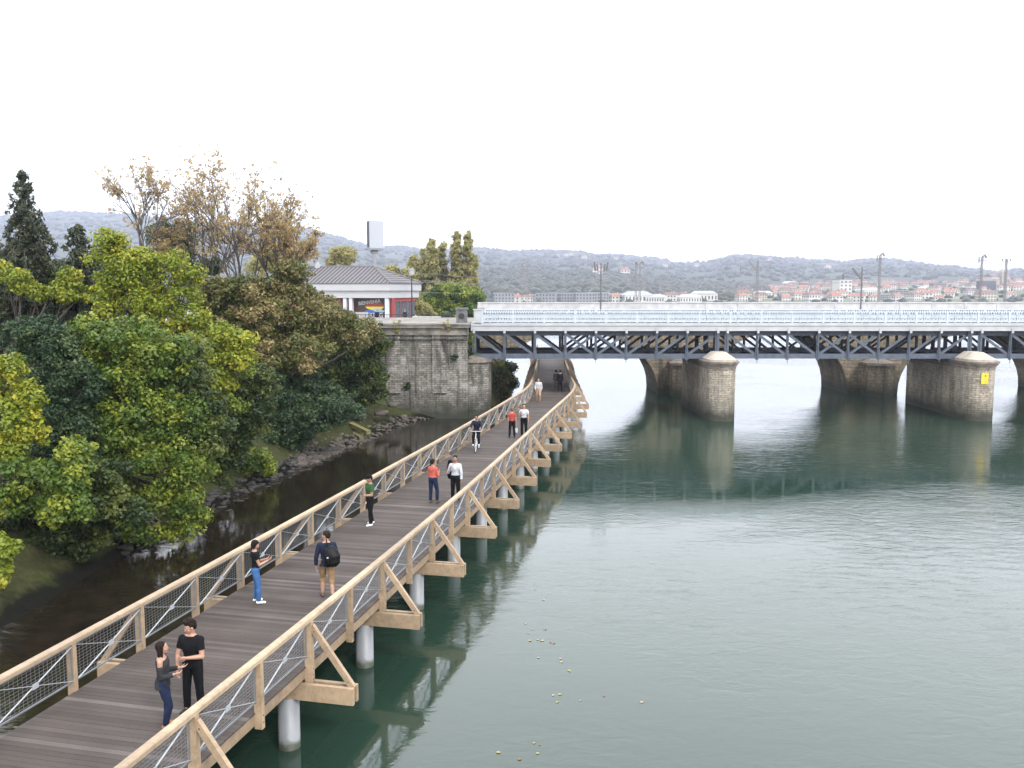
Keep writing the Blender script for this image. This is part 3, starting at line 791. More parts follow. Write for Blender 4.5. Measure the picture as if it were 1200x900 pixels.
# cross girders and lower bracing
g = MB()
for (a, b_) in spans:
    for i in range(9):
        x = a + .1 + (b_ - a - .2) * i / 8
        g.bx(x - .07, x + .07, YB + .3, YB + 7.88, 6.45, 6.95); g.bx(x - .05, x + .05, YB + .3, YB + 7.88, 4.7, 4.9)
        if i < 8:
            x2 = a + .1 + (b_ - a - .2) * (i + 1) / 8
            g.beam((x, YB + .3, 4.8), (x2, YB + 4, 4.8), .06, .05); g.beam((x2, YB + 4.2, 4.74), (x, YB + 7.8, 4.74), .06, .05)
place(g, 'cross_bracing', M['blueshade'])
def railing(yy, name='railing', fine=True):
    g = MB(); X0, X1 = XL + .9, XR
    g.bx(X0, X1, yy - .04, yy + .04, 8.24, 8.30); g.bx(X0, X1, yy - .03, yy + .03, 8.10, 8.135); g.bx(X0, X1, yy - .035, yy + .035, 7.5, 7.56)
    n = int((X1 - X0) / .2)
    for i in range(n):                       # little blocks between the two top rails
        x = X0 + i * (X1 - X0) / n; g.bx(x, x + .085, yy - .02, yy + .02, 8.135, 8.24)
    nb = int((X1 - X0) / .61); w_ = (X1 - X0) / nb
    if fine:
        dk = MB(); dk.bx(X0, X1, yy + .03, yy + .045, 8.135, 8.24); place(dk, 'painted_gap_shade', M['mastdark2'])  # strip added and painted dark so the gaps between the blocks look shaded
    for i in range(nb):
        x = X0 + i * w_; xc = x + w_ / 2
        big = (i % 4 == 0)
        g.bx(x - (.07 if big else .03), x + (.07 if big else .03), yy - .04, yy + .03, 7.44, 8.24)
        if fine:
            for (za, zb) in ((7.56, 8.10),):
                g.beam((x + .02, yy, za), (x + w_ - .02, yy, zb), .016, .05); g.beam((x + .02, yy + .012, zb), (x + w_ - .02, yy + .012, za), .016, .05)
                pts_ = [(xc + .17 * math.cos(t), yy - .012, 7.83 + .17 * math.sin(t)) for t in np.linspace(0, 2 * math.pi, 13)]
                for p, q in zip(pts_[:-1], pts_[1:]): g.beam(p, q, .014, .05)
                for k in (-.2, .2): g.bx(xc + k - .012, xc + k + .012, yy + .02, yy + .036, 7.56, 8.1)
            g.bx(x, x + w_, yy + .037, yy + .047, 7.56, 7.68); g.bx(x, x + w_, yy + .037, yy + .047, 7.98, 8.1)
    return place(g, name, M['bluewhite'])
railing(YB - .16); railing(YB + 8.2)
for yy in (YB - .16, YB + 8.2):
    g = MB(); g.bx(XL + .25, XL + .85, yy - .22, yy + .22, 7.44, 8.42); g.bx(XL + .2, XL + .9, yy - .27, yy + .27, 8.42, 8.52); place(g, 'end_post', M['whitepaint'])

# ------------------------------------------------------------------ stone piers of the truss bridge
def pier_poly(xc, hw, yf, yb, n=14):
    P = [(xc - hw, yb), (xc - hw, yf + hw * .95)]
    for i in range(1, n):
        t = math.pi * i / n
        P.append((xc - hw * math.cos(t), yf + hw * .95 - hw * .95 * math.sin(t) * 1.0))
    P += [(xc + hw, yf + hw * .95), (xc + hw, yb)]
    return P[::1]
def scale_poly(P, xc, yc, k): return [(xc + (x - xc) * (1 + k / max(.3, abs(x - xc)) if abs(x - xc) > .2 else 1), yc + (y - yc) * 1.0 if y > yc + 3 else y) for x, y in P]
def stone_pier(xc, label):
    r_ = empty('bridge_pier', (xc, 73, 0), 0, label, 'bridge pier', 'stone piers of the truss bridge')
    def put(g, name, mats):
        o = g.build(name, mats, r_); o.location = (-xc, -73, 0); return o
    g = MB(); g.prism(pier_poly(xc, 1.08, 67.9, 79.2), -2, 4.18); put(g, 'shaft', M['pierstone'])
    g = MB(); g.prism(pier_poly(xc, 1.13, 67.84, 79.2), 3.98, 4.1); g.prism(pier_poly(xc, 1.18, 67.76, 79.2), 4.18, 4.32); g.prism(pier_poly(xc, 1.27, 67.64, 79.2), 4.32, 4.46)
    g.prism(pier_poly(xc, 1.35, 67.54, 79.2), 4.46, 4.58); put(g, 'cornice', M['capdark'])
    g = MB(); P = pier_poly(xc, 1.12, 67.8, 70.6); n = len(P)
    top = [(xc + (x - xc) * .42, 69.9 + (y - 69.9) * .42 if y < 69.9 else y - .08) for x, y in P]
    g.prism(P, 4.58, 4.72, top=False)
    b = [(x, y, 4.72) for x, y in P] + [(x, y, 5.22) for x, y in top]
    g.add(b, [(i, (i + 1) % n, n + (i + 1) % n, n + i) for i in range(n)] + [tuple(range(n, 2 * n))])
    put(g, 'cap', M['capstone'])
    return r_, put
r1, put1 = stone_pier(16.15, 'stone bridge pier with rounded nose nearer the boardwalk, without a plate')
r2, put2 = stone_pier(36.1, 'stone bridge pier with rounded nose carrying a yellow plate, right of the other')
g = MB(); g.box((36.0, 67.885, 3.3), (.52, .04, .85), rz=-.08)
ys_ = put2(g, 'sign_plate', plain('yellow_plate', (0.68, 0.5, 0.03), .5)); ys_['label'] = 'yellow rectangular navigation plate'
g = MB(); g.box((36.02, 67.86, 3.5), (.05, .02, .14), rz=-.08); put2(g, 'sign_mark', M['black'])

# ------------------------------------------------------------------ stone arch bridge behind
sb = empty('arch_bridge', (0, 86, 0), 0, 'sandstone arch bridge with grey concrete parapet standing behind the truss bridge', 'bridge')
def arch_wall():
    g = MB(); Y0, Y1 = 86.2, 93.5; zt = 7.9
    cs = [(6.1, 8.0), (25.7, 6.75), (45.2, 7.9), (64.0, 7.0)]; b_ = 6.0
    X0, X1 = -3.3, 74.0
    top = []; n = 22
    def face(y, flip):
        # strips between arch curve and top
        xs = [X0]
        prof = [(X0, -1.5)]
        for c, a_ in cs:
            if c - a_ < X0 or c + a_ > X1: continue
            prof.append((c - a_, -1.5)); prof.append((c - a_, 0))
            for i in range(1, n): 
                t = math.pi * (1 - i / n); prof.append((c + a_ * math.cos(t), b_ * math.sin(t) ** .9))
            prof.append((c + a_, 0)); prof.append((c + a_, -1.5))
        prof.append((X1, -1.5))
        vs = []; fs = []; uvs = []
        for i in range(len(prof) - 1):
            (xa, za), (xb, zb) = prof[i], prof[i + 1]
            if abs(xb - xa) < 1e-6: continue
            k = len(vs); vs += [(xa, y, za), (xb, y, zb), (xb, y, zt), (xa, y, zt)]
            f = (k, k + 1, k + 2, k + 3); uv = [(xa, za), (xb, zb), (xb, zt), (xa, zt)]
            if flip: f = f[::-1]; uv = uv[::-1]
            fs.append(f); uvs.append(uv)
        g.add(vs, fs, 0, uvs); return prof
    prof = face(Y0, False); face(Y1, True)
    arc = 0
    for (xa, za), (xb, zb) in zip(prof[:-1], prof[1:]):
        L = math.hypot(xb - xa, zb - za)
        if za <= -1.49 and zb <= -1.49 : continue
        g.add([(xa, Y0, za), (xa, Y1, za), (xb, Y1, zb), (xb, Y0, zb)], [(0, 1, 2, 3)], 0, [[(0, arc), (7.3, arc), (7.3, arc + L), (0, arc + L)]]); arc += L
    g.add([(X0, Y0, zt), (X1, Y0, zt), (X1, Y1, zt), (X0, Y1, zt)], [(0, 1, 2, 3)], 0)
    return g
def puts(g, name, m_):
    o = g.build(name, m_, sb); o.location = (0, -86, 0); return o
puts(arch_wall(), 'arches', M['archstone'])
g = MB(); g.bx(-3.3, 74, 86.0, 86.35, 7.905, 8.15); g.bx(-3.3, 74, 86.08, 86.3, 8.15, 8.76); g.bx(-3.3, 74, 86.02, 86.36, 8.76, 8.86)
for k in range(25): g.bx(-3.2 + k * 3.1, -3.0 + k * 3.1, 86.03, 86.079, 8.15, 8.76)
puts(g, 'parapet', plain('pale_parapet', (.5, .5, .51), .85, 0, .18, 1.5, .2))
g = MB(); g.bx(-3.3, 74, 93.3, 93.6, 7.905, 8.76); puts(g, 'parapet', M['concrete'])
for k in range(4):
    xc = (0, 16.5, 35.0, 55.1)[k]
    if k == 0: continue
    g = MB(); g.prism([(xc - 1.3, 86.18), (xc - 1.3, 84.6), (xc, 83.7), (xc + 1.3, 84.6), (xc + 1.3, 86.18)], -1.5, 2.9)
    puts(g, 'cutwater', M['archstone'])
    g = MB(); g.prism([(xc - 1.45, 86.16), (xc - 1.45, 84.5), (xc, 83.5), (xc + 1.45, 84.5), (xc + 1.45, 86.16)], 2.9, 3.15)
    g.add([(xc - 1.35, 86.1, 3.15), (xc - 1.35, 84.6, 3.15), (xc, 83.65, 3.15), (xc + 1.35, 84.6, 3.15), (xc + 1.35, 86.1, 3.15), (xc, 86.1, 3.75)], [(0, 1, 5), (1, 2, 5), (2, 3, 5), (3, 4, 5), (4, 0, 5)])
    puts(g, 'cutwater_cap', M['capdark'])

# ------------------------------------------------------------------ abutment
ab = empty('bridge_abutment', (-7, 70, 0), 0, 'tall weathered stone abutment with a rounded buttress under the left end of the truss bridge', 'abutment')
def puta(g, name, m_, smooth=False):
    o = g.build(name, m_, ab, smooth); o.location = (7, -70, 0); return o
g = MB(); g.prism([(-16, 69.6), (-3.45, 69.6), (-3.45, 85), (-16, 85)], -1.5, 6.55); puta(g, 'wall', M['abutstone'])
g = MB(); g.bx(-16, -3.4, 69.35, 85, 6.55, 6.68); g.bx(-16, -3.42, 69.45, 85, 6.68, 7.1); g.bx(-16, -3.32, 69.2, 85, 7.1, 7.3); g.bx(-16, -3.28, 69.12, 85, 7.3, 7.42)
puta(g, 'cornice', plain('abutment_cornice', (0.19, 0.172, 0.147), .9, 0, .6, 1.3, .7))
for xx in (-9.8, -6.2):
    g = MB(); g.prism([(xx, 69.42), (xx + 1.1, 69.42), (xx + 1.1, 69.58), (xx, 69.58)], 2.0, 6.5); puta(g, 'pilaster', M['abutstone'])
g = MB(); P = [(-3.43, 78), (-3.43, 69.9)]
for i in range(11):
    t = math.pi / 2 * i / 10; P.append((-3.3 + 1.6 * math.sin(t), 71.3 - 1.4 * math.cos(t)))
P += [(-1.7, 78)]
g.prism(P, -1.5, 4.35); puta(g, 'buttress', M['abutstone'])
g = MB(); Q = [(x + (.12 if x > -3.4 else 0), y - (.12 if y < 77 else 0)) for x, y in P]; g.prism(Q, 4.35, 4.6)
g.add([(-3.42, 78, 4.6), (-3.42, 70, 4.6), (-2.4, 70.2, 4.6), (-1.7, 71.4, 4.6), (-1.7, 78, 4.6), (-3.42, 78, 5.0), (-3.42, 71, 5.0)], [(1, 2, 6), (2, 3, 6), (3, 4, 5, 6), (4, 0, 5)])
puta(g, 'buttress_cap', M['capdark'])

# ------------------------------------------------------------------ plaza above the abutment
def plaza_z(y): return float(np.interp(y, [69, 73, 104, 135, 260], [7.43, 7.40, 6.05, 5.75, 5.75]))
g = MB(); rows = [69.3, 73, 80, 90, 100, 110, 125, 135, 160, 200]
vs = []
for y in rows:
    xr = -3.45 if y <= 85 else min(-3.45, shore(y) - 5)
    vs += [(-75, y, plaza_z(y)), (xr, y, plaza_z(y)), (xr + .01, y, plaza_z(y) - 1.2), (-75, y, plaza_z(y) - 1.2)]
fs = []
for i in range(len(rows) - 1):
    for j in range(3): fs.append((i * 4 + j + 1, i * 4 + j, i * 4 + 4 + j, i * 4 + 5 + j))
fs = [f[::-1] for f in fs]
g.add(vs, fs); tag(g.build('plaza', M['paving']), kind='structure')
g = MB(); g.bx(-16, -5.8, 69.35, 69.65, 7.44, 7.54); k_ = g.build('coping', M['white'])
tag(k_, 'low white coping along the plaza edge on top of the stone abutment', 'coping')

# cafe building with mural
bldg = empty('cafe_building', (0, 0, 0), 0, 'single storey cafe with ribbed grey hip roof, white fascia and a colourful mural', 'cafe building')
cA = at(455, 378, 110); BR = R(17)
bldg.location = (cA.x, 110, plaza_z(110)); bldg.rotation_euler = (0, 0, -BR)
# local frame: +x right end of the front, building extends to -x and +y
BW, BD = 17.5, 8.5
def b_(g, name, m_): return g.build(name, m_, bldg)
M['red'] = plain('red_wall_paint', (0.26, 0.028, 0.02), .6, 0, .08, 1)
M['brown'] = plain('dark_brown_board', (0.045, 0.022, 0.015), .6)
g = MB(); g.bx(-BW + .8, -.2, 1.0, BD - .5, 0, 3.1); b_(g, 'wall', M['red'])
g = MB(); g.bx(-BW, .35, -.35, BD + .35, 3.05, 3.95, 0); g.bx(-BW - .25, .6, -.6, BD + .6, 3.95, 4.75, 0); b_(g, 'fascia', M['white'])
g = MB(); g.bx(-BW - .3, .65, -.65, BD + .65, 4.752, 4.85); b_(g, 'gutter', M['hgrey'])
def roof_mat():
    m, nt, b = newmat('ribbed_roof_tiles'); c = coords(nt)
    w1 = N(nt, 'ShaderNodeTexWave'); w1.wave_type = 'BANDS'; w1.bands_direction = 'X'; w1.inputs['Scale'].default_value = .55; w1.inputs['Distortion'].default_value = 0.3
    nt.links.new(c, w1.inputs['Vector'])
    o = ramp(nt, w1.outputs['Fac'], [(0.1, (0.03, 0.027, 0.029)), (0.5, (0.075, 0.07, 0.076)), (0.9, (0.12, 0.113, 0.122))])
    nt.links.new(o, b.inputs['Base Color']); b.inputs['Roughness'].default_value = .8
    bump(nt, w1.outputs['Fac'], b, .8, .15); return m
g = MB(); e = .75; X0, X1, Y0, Y1 = -BW - e + .3, e, -e, BD + e; H0, H1 = 4.853, 7.0
g.add([(X0, Y0, H0), (X1, Y0, H0), (X1, Y1, H0), (X0, Y1, H0), (X0 + 4.2, BD / 2, H1), (X1 - 4.6, BD / 2, H1)], [(0, 1, 5, 4), (2, 3, 4, 5), (1, 2, 5), (3, 0, 4)])
rf = b_(g, 'roof', roof_mat())
g = MB(); g.tube([(X0 + 4.2, BD / 2, H1 + .03), (X1 - 4.6, BD / 2, H1 + .03)], .1, 6); g.tube([(X1 - 4.6, BD / 2, H1 + .03), (X1, Y0, H0 + .06)], .09, 6); g.tube([(X1 - 4.6, BD / 2, H1 + .03), (X1, Y1, H0 + .06)], .09, 6)
g.build('ridge_tiles', plain('ridge_grey', (.16, .15, .155), .8), rf)
g = MB(); g.bx(-12.1, -11.5, 3.9, 4.4, 6.4, 7.35); g.tube([(-11.8, 4.1, 7.35), (-11.8, 4.1, 7.6)], .2, 8); g.build('roof_vent', M['white'], rf)
for x in (-.1, -4.95, -5.75, -10.4, -11.2, -15.5):
    g = MB(); g.bx(x - .21, x + .21, -.25, .17, 0, 3.04); g.bx(x - .27, x + .27, -.31, .23, 0, .25); b_(g, 'column', M['bluewhite'])
g = MB(); g.bx(.17, .3, .9, 1.5, 0, 3.04); g.bx(-.18, .32, .45, .9, .0, 3.04); b_(g, 'red_pillar', M['red'])
g = MB(); g.bx(-.4, .15, 1.5, BD - .6, 2.6, 3.04); b_(g, 'side_panel', M['red'])
for k in range(4):
    y = 2.0 + k * 1.6
    g = MB(); g.bx(-.1, -.02, y, y + .1, .1, 2.6); g.bx(-.12, -.04, y + .1, y + 1.5, .1, 2.6, 1); b_(g, 'side_window', [M['red'], M['pane']])
# mural board between the columns
mu = MB(); mu.bx(-4.75, -.35, .6, .68, .5, 3.04); mural = b_(mu, 'mural_board', M['brown'])
def halfdisc(g, cx, cz, rx, rz, a0, a1, y, n=24):
    P = [(cx + rx * math.cos(a0 + (a1 - a0) * i / n), y, cz + rz * math.sin(a0 + (a1 - a0) * i / n)) for i in range(n + 1)]
    Q = [(x, y + .01, z) for x, _, z in P]; m_ = len(P)
    g.add(P + Q, [tuple(range(m_))[::-1], tuple(range(m_, 2 * m_))] + [(i, (i + 1) % m_, m_ + (i + 1) % m_, m_ + i) for i in range(m_)])
g = MB(); halfdisc(g, -2.05, 2.0, 1.3, .5, 0, math.pi, .58); g.build('mural_red_shape', M['red'], mural)
g = MB(); halfdisc(g, -2.05, 1.98, 1.25, .42, math.pi, 2 * math.pi, .575); g.build('mural_yellow_shape', plain('mural_yellow', (.65, .5, .03)), mural)
g = MB(); halfdisc(g, -1.75, 1.55, 1.05, .42, math.pi, 2 * math.pi, .57); halfdisc(g, -1.75, 1.55, .7, .25, 0, math.pi, .57); g.build('mural_grey_shape', plain('mural_grey', (.3, .4, .38)), mural)
g = MB(); halfdisc(g, -2.75, 1.2, .75, .4, 0, math.pi, .56); halfdisc(g, -2.0, 1.18, 1.1, .2, 0, math.pi, .565); g.build('mural_blue_shape', plain('mural_blue', (.02, .1, .33)), mural)
def text(body, size, name, mat, parent, loc, rot, ext=.015, xs=1.0):
    c = bpy.data.curves.new(name, 'FONT'); c.body = body; c.size = size; c.extrude = ext; c.align_x = 'CENTER'; c.offset = .012
    t = bpy.data.objects.new(name, c); COL.objects.link(t)
    dg = bpy.context.evaluated_depsgraph_get(); me = bpy.data.meshes.new_from_object(t.evaluated_get(dg)); bpy.data.objects.remove(t)
    me.materials.clear(); me.materials.append(mat)
    o = link(name, me, parent); o.location = loc; o.rotation_euler = rot; o.scale = (xs, 1, 1); return o
text('BIENVENIA', .62, 'mural_lettering', M['white'], mural, (-2.75, .56, 2.32), (R(90), R(-7), 0))
g = MB()
for k in range(9): g.bx(-4.72 + k * .22, -4.72 + k * .22 + .15, .2, .26, .62, 1.28)
g.bx(-4.75, -2.8, .262, .3, .58, 1.3); b_(g, 'white_slat_panel', M['white'])
text('KING', .78, 'lower_lettering', M['white'], bldg, (-1.75, .3, .68), (R(90), 0, 0))
# iron railing along the plaza, posts and bars in bays
fn = empty('plaza_fence', (0, 0, 0), 0, 'black iron bar railing along the plaza in front of the cafe', 'fence')
FX = [at(px, 378, 104).x for px in np.linspace(398, 534, 10)]
for i in range(9):
    x0, x1 = FX[i], FX[i + 1]; z = plaza_z(104)
    g = MB(); g.bx(x0, x1, 103.97, 104.03, z + 1.1, z + 1.16); g.bx(x0, x1, 103.98, 104.02, z + .15, z + .19)
    n = int((x1 - x0) / .17)
    for k in range(1, n):
        x = x0 + (x1 - x0) * k / n; g.bx(x - .012, x + .012, 103.99, 104.01, z + .19, z + 1.1)
    g.build('rail_bay', M['black'], fn)
    g = MB(); g.bx(x0 - .035, x0 + .035, 103.96, 104.04, z, z + 1.2); g.build('post', M['black'], fn)
# white barrier, two lengths
for (p0, p1), lab in zip(((483.5, 504.5), (505.5, 516.5)), ('longer white concrete barrier beside the cafe railing', 'shorter white concrete barrier beside the cafe railing')):
    a = at(p0, 378, 98).x; b2 = at(p1, 378, 98).x; z = plaza_z(98)
    g = MB(); g.bx(a, b2, 97.9, 98.1, z, z + .78)
    o = g.build('concrete_barrier', M['white']); tag(o, lab, 'barrier')
    g = MB(); g.bx(a - .02, b2 + .02, 97.87, 98.13, z + .78, z + .84)
    for k in range(int((b2 - a) / .2)): g.bx(a + k * .2 + .04, a + k * .2 + .1, 97.86, 97.9, z + .1, z + .7)
    g.build('ribbed_face', M['hwhite'], o)
# grey gate pillar at the bridge end
g = MB(); x0 = -4.42; g.bx(x0, x0 + .85, 71.2, 72.0, 7.4, 8.45, 0); g.bx(x0 - .07, x0 + .92, 71.13, 72.07, 8.45, 8.6, 0)
gp = g.build('gate_pillar', plain('dark_granite', (.13, .13, .135), .8, 0, .35, 3)); tag(gp, 'dark grey granite gate pillar between the plaza and the bridge', 'pillar')
g = MB(); g.tube([(x0 + .42, 71.18, 7.95), (x0 + .42, 71.15, 7.95)], .24, 14); g.build('round_emblem', M['black'], gp)
fn2 = empty('green_fence', (0, 0, 0), 0, 'dark green bar fence between the white barrier and the gate pillar', 'fence')
xa, xb = at(517, 378, 86).x, at(535, 378, 86).x; z = plaza_z(86)
g = MB(); g.bx(xa, xb, 85.97, 86.03, z + 1.0, z + 1.05)
for k in range(13):
    x = xa + (xb - xa) * k / 12; g.bx(x - .015, x + .015, 85.98, 86.02, z, z + 1.0)
g.build('bars', plain('dark_green_paint', (.02, .035, .025), .5), fn2)
# lamp post and pylon sign
la = at(483, 378, 112); z = plaza_z(112)
lp = empty('street_lamp', (la.x, 112, z), 0, 'street lamp with white lantern on a dark post beside the cafe', 'street lamp')
g = MB(); g.tube([(0, 0, 0), (0, 0, .8), (0, 0, 5.8)], [.14, .09, .07], 8); g.build('pole', M['black'], lp)
g = MB(); g.tube([(0, 0, 5.8), (0, 0, 5.95), (0, 0, 6.45)], [.16, .28, .36], 8); g.build('lantern', M['white'], lp)
g = MB(); g.tube([(0, 0, 6.45), (0, 0, 6.6), (0, 0, 6.75)], [.42, .3, .06], 8); g.build('lantern_cap', M['hgrey'], lp)
pb = at(440, 378, 135); z0_ = plaza_z(135)
py = empty('pylon_sign', (pb.x, 135, z0_), R(33), 'tall blank white sign box on a single pole rising behind the cafe roof', 'sign')
zt = at(440, 259, 135).z - z0_; zb = at(440, 290, 135).z - z0_
g = MB(); g.tube([(0, 0, 0), (0, 0, zb - .3)], .3, 12); g.build('pole', M['pile'], py)
g = MB(); g.bx(-.5, .5, -.3, .3, zb - .9, zb - .4); g.bx(-1.3, 1.2, -.7, .6, zb - .4, zb - .2); g.build('bracket', M['hgrey'], py)
g = MB(); g.bx(-.95, 1.35, -.42, .42, zb - .1, zt); g.build('sign_box', M['signbox'], py)
g = MB(); g.bx(-1.0, -.952, -.4, .4, zb, zt - .1); g.build('side_panel', plain('sign_side', (.03, .035, .05), .4), py)
# tilted floodlight behind the roof
fb = at(470, 330, 122)
fl = empty('floodlight_mast', (fb.x, 122, plaza_z(122)), 0, 'dark tilted floodlight on a thin mast right of the cafe roof', 'floodlight')
zt = at(470, 321, 122).z - plaza_z(122)
g = MB(); g.tube([(0, 0, 0), (0, 0, zt)], .06, 6); g.build('mast', M['hgrey'], fl)
g = MB(); g.beam((-.3, 0, zt + .7), (.3, -.1, zt - .5), .35, .12); g.build('lamp_head', M['black'], fl)

# ------------------------------------------------------------------ railway masts and wires
M['mast'] = plain('mast_steel', (.2, .2, .21), .6, 0, .15)
M['mastdark'] = plain('mast_dark', (.12, .12, .13), .6, 0, .15)
M['pedestal'] = plain('pedestal_stone', (.27, .22, .18), .85)
def mast(px, ytop, D, zb, lab, kind=0, dark=False):
    P = at(px, 350, D); zt = at(px, ytop, D).z - zb
    e = empty('catenary_mast', (P.x, D, zb), 0, lab, 'railway mast', 'railway masts along the bridges')
    mt = M['mastdark'] if dark else M['mast']
    g = MB()
    if dark:
        g.tube([(0, 0, 0), (0, 0, zt)], [.09, .06], 8)
    else:
        for sx in (-1, 1):
            for sy in (-1, 1): g.bx(sx * .075 - .02, sx * .075 + .02, sy * .075 - .02, sy * .075 + .02, 0, zt)
        n = int(zt / .3)
        for i in range(n):
            s_ = 1 if i % 2 else -1
            g.beam((-.075 * s_, -.085, i * zt / n), (.075 * s_, -.085, (i + 1) * zt / n), .016, .016)
            g.beam((-.075 * s_, .085, i * zt / n), (.075 * s_, .085, (i + 1) * zt / n), .016, .016)
    g.build('pole', mt, e)
    g = MB()
    if kind == 0:
        g.beam((-.45, 0, zt - .25), (.45, 0, zt - .25), .05, .05)
        for x in (-.4, 0, .4): g.tube([(x, 0, zt - .25), (x, 0, zt)], .05, 6)
    elif kind == 1:
        for sx in (-1, 1):
            g.beam((0, 0, zt - .9), (sx * .6, 0, zt - .45), .05, .05)
            g.tube([(sx * .5, 0, zt - .75), (sx * .62, 0, zt + .1)], .075, 8); g.tube([(sx * .3, 0, zt - .75), (sx * .36, 0, zt - .1)], .06, 8)
    elif kind == 2:
        g.beam((0, 0, zt - 1.1), (-.9, 0, zt - .1), .1, .16); g.beam((.05, 0, zt - .7), (1.5, 0, zt - .5), .04, .04); g.beam((.05, 0, zt - 1.1), (-1.8, 0, zt - .8), .04, .04)
        g.tube([(-1.7, 0, zt - 1.1), (-1.7, 0, zt - .6)], .07, 6)
    else:
        g.tube([(0, 0, zt), (.25, 0, zt + .2), (.4, 0, zt - .1)], .1, 6); g.beam((-.5, 0, zt - .35), (.5, 0, zt - .35), .05, .05); g.tube([(-.3, 0, zt - .6), (-.3, 0, zt)], .06, 6)
    g.build('bracket', mt, e)
    if not dark:
        g = MB(); g.bx(-.45, .45, -.35, .35, -.7, .18); g.build('pedestal', M['pedestal'], e)
    return e
ZB = 8.35
mast(612, 309, 88.5, ZB, 'left mast of the leftmost railway pair, nearest the poplars'); mast(617.5, 312, 90.5, ZB, 'right mast of the leftmost railway pair', 3)
mast(704, 308, 82, 7.45, 'dark slim mast with a V of insulators between the two mast pairs', 1, True)
mast(745, 307, 88.5, ZB, 'left mast of the middle railway pair, before the white halls'); mast(749.5, 309, 90.5, ZB, 'right mast of the middle railway pair', 3)
mast(887, 305, 90.5, ZB, 'thin railway mast with side arms in front of the rounded hill', 2)
mast(1009, 313, 82, 7.45, 'dark mast with a slanting arm beside the white apartment tower', 2, True)
mast(1029.5, 299, 88.5, ZB, 'tall lattice mast just right of the slanting-arm mast', 3)
mast(1148.5, 301, 88.5, ZB, 'tall lattice mast left of the church, near the right edge', 3); mast(1177, 303, 88.5, ZB, 'rightmost lattice mast, at the right edge of the view', 0)
XS = [-40, at(503, 0, 88).x, at(614, 0, 88).x, at(747, 0, 88).x, at(887, 0, 88).x, at(1029, 0, 88).x, at(1148, 0, 88).x, at(1290, 0, 88).x]
for (z, D, sag, lab) in ((11.6, 88.5, .35, 'uppermost bare power cable strung between the railway masts'), (10.95, 88.6, .3, 'second power cable strung between the railway masts'), (10.8, 90.5, .25, 'third power cable strung between the railway masts'), (9.75, 90.5, .1, 'lowest contact wire above the arch bridge')):
    P = []
    for a, b2 in zip(XS[:-1], XS[1:]):
        for k in range(6): t = k / 6; P.append((a + (b2 - a) * t, D, z - 4 * sag * t * (1 - t)))
    g = MB(); g.tube(P, .013, 4); tag(g.build('power_cable', M['mast']), lab, 'cable', 'power cables over the bridges')

# ------------------------------------------------------------------ trees
LF = {
 'yellowgreen': leafmat('leaf_yellow_green', (.13, .19, .016), (.25, .3, .022), (.42, .4, .03)),
 'green': leafmat('leaf_mid_green', (.06, .115, .016), (.13, .2, .026), (.3, .34, .035)),
 'bluegreen': leafmat('leaf_blue_green', (.022, .052, .022), (.05, .095, .038), (.11, .16, .055)),
 'dark': leafmat('leaf_dark_green', (.022, .042, .012), (.05, .085, .018), (.14, .17, .03)),
 'conifer': leafmat('needle_dark_green', (.022, .036, .02), (.05, .066, .034), (.08, .09, .035), .2),
 'olive': leafmat('leaf_olive_brown', (.055, .08, .018), (.15, .15, .032), (.34, .26, .11)),
 'tan': leafmat('leaf_autumn_tan', (.34, .24, .12), (.55, .4, .22), (.56, .46, .18), .5),
 'poplar': leafmat('leaf_poplar', (.26, .27, .09), (.46, .42, .16), (.56, .48, .22), .5),
}
def leaf_mesh(name, C, RAD, npc, size, mat, flat=0.75, droop=0.0, elong=1.7):
    """leaf-sized quads scattered through clumps: C (n,3), RAD (n,)"""
    C = np.asarray(C, float); RAD = np.asarray(RAD, float); n = len(C)
    cnt = np.maximum(4, (npc * (RAD / RAD.mean()) ** 2).astype(int)); idx = np.repeat(np.arange(n), cnt); m = len(idx)
    d = RNG.normal(size=(m, 3)); d /= np.linalg.norm(d, axis=1)[:, None]
    r = RNG.random(m) ** .45
    P = C[idx] + d * (r * RAD[idx])[:, None] * np.array([1, 1, flat])
    P[:, 2] -= droop * RNG.random(m) * RAD[idx]
    nrm = d * .7 + RNG.normal(size=(m, 3)) * .55 + np.array([0, 0, .55]); nrm /= np.linalg.norm(nrm, axis=1)[:, None]
    a = np.cross(nrm, RNG.normal(size=(m, 3))); a /= np.linalg.norm(a, axis=1)[:, None]
    if droop: a[:, 2] -= droop; a /= np.linalg.norm(a, axis=1)[:, None]
    b_ = np.cross(nrm, a); b_ /= np.maximum(1e-6, np.linalg.norm(b_, axis=1))[:, None]
    s = size * RNG.uniform(.45, 1.6, m)[:, None]
    V = np.stack([P - a * s * elong * .5, P + b_ * s * .5 - a * s * .05, P + a * s * elong * .5, P - b_ * s * .5 - a * s * .05], 1).reshape(-1, 3)
    F = np.arange(4 * m).reshape(m, 4)
    cc = RNG.random(n); col = np.zeros((m, 4)); col[:, 0] = np.clip(.6 * cc[idx] + .4 * RNG.random(m), 0, 1)
    c2 = RNG.random(n); col[:, 1] = np.clip(.75 * c2[idx] + .35 * RNG.random(m), 0, 1); col[:, 3] = 1
    return rawmesh(name, V, F, mat, np.repeat(col, 4, axis=0))
def limb(g, a, b_, r0, r1, bend=.12, n=5, sides=6):
    a = Vector(a); b_ = Vector(b_); L = (b_ - a).length
    o1 = Vector((random.uniform(-1, 1), random.uniform(-1, 1), random.uniform(.2, 1))) * L * bend
    P = []
    for i in range(n + 1):
        t = i / n; P.append(a.lerp(b_, t) + o1 * (4 * t * (1 - t)) + Vector((random.uniform(-1, 1), random.uniform(-1, 1), 0)) * L * .015 * (0 < i < n))
    g.tube(P, [r0 + (r1 - r0) * (i / n) for i in range(n + 1)], sides)
    return P
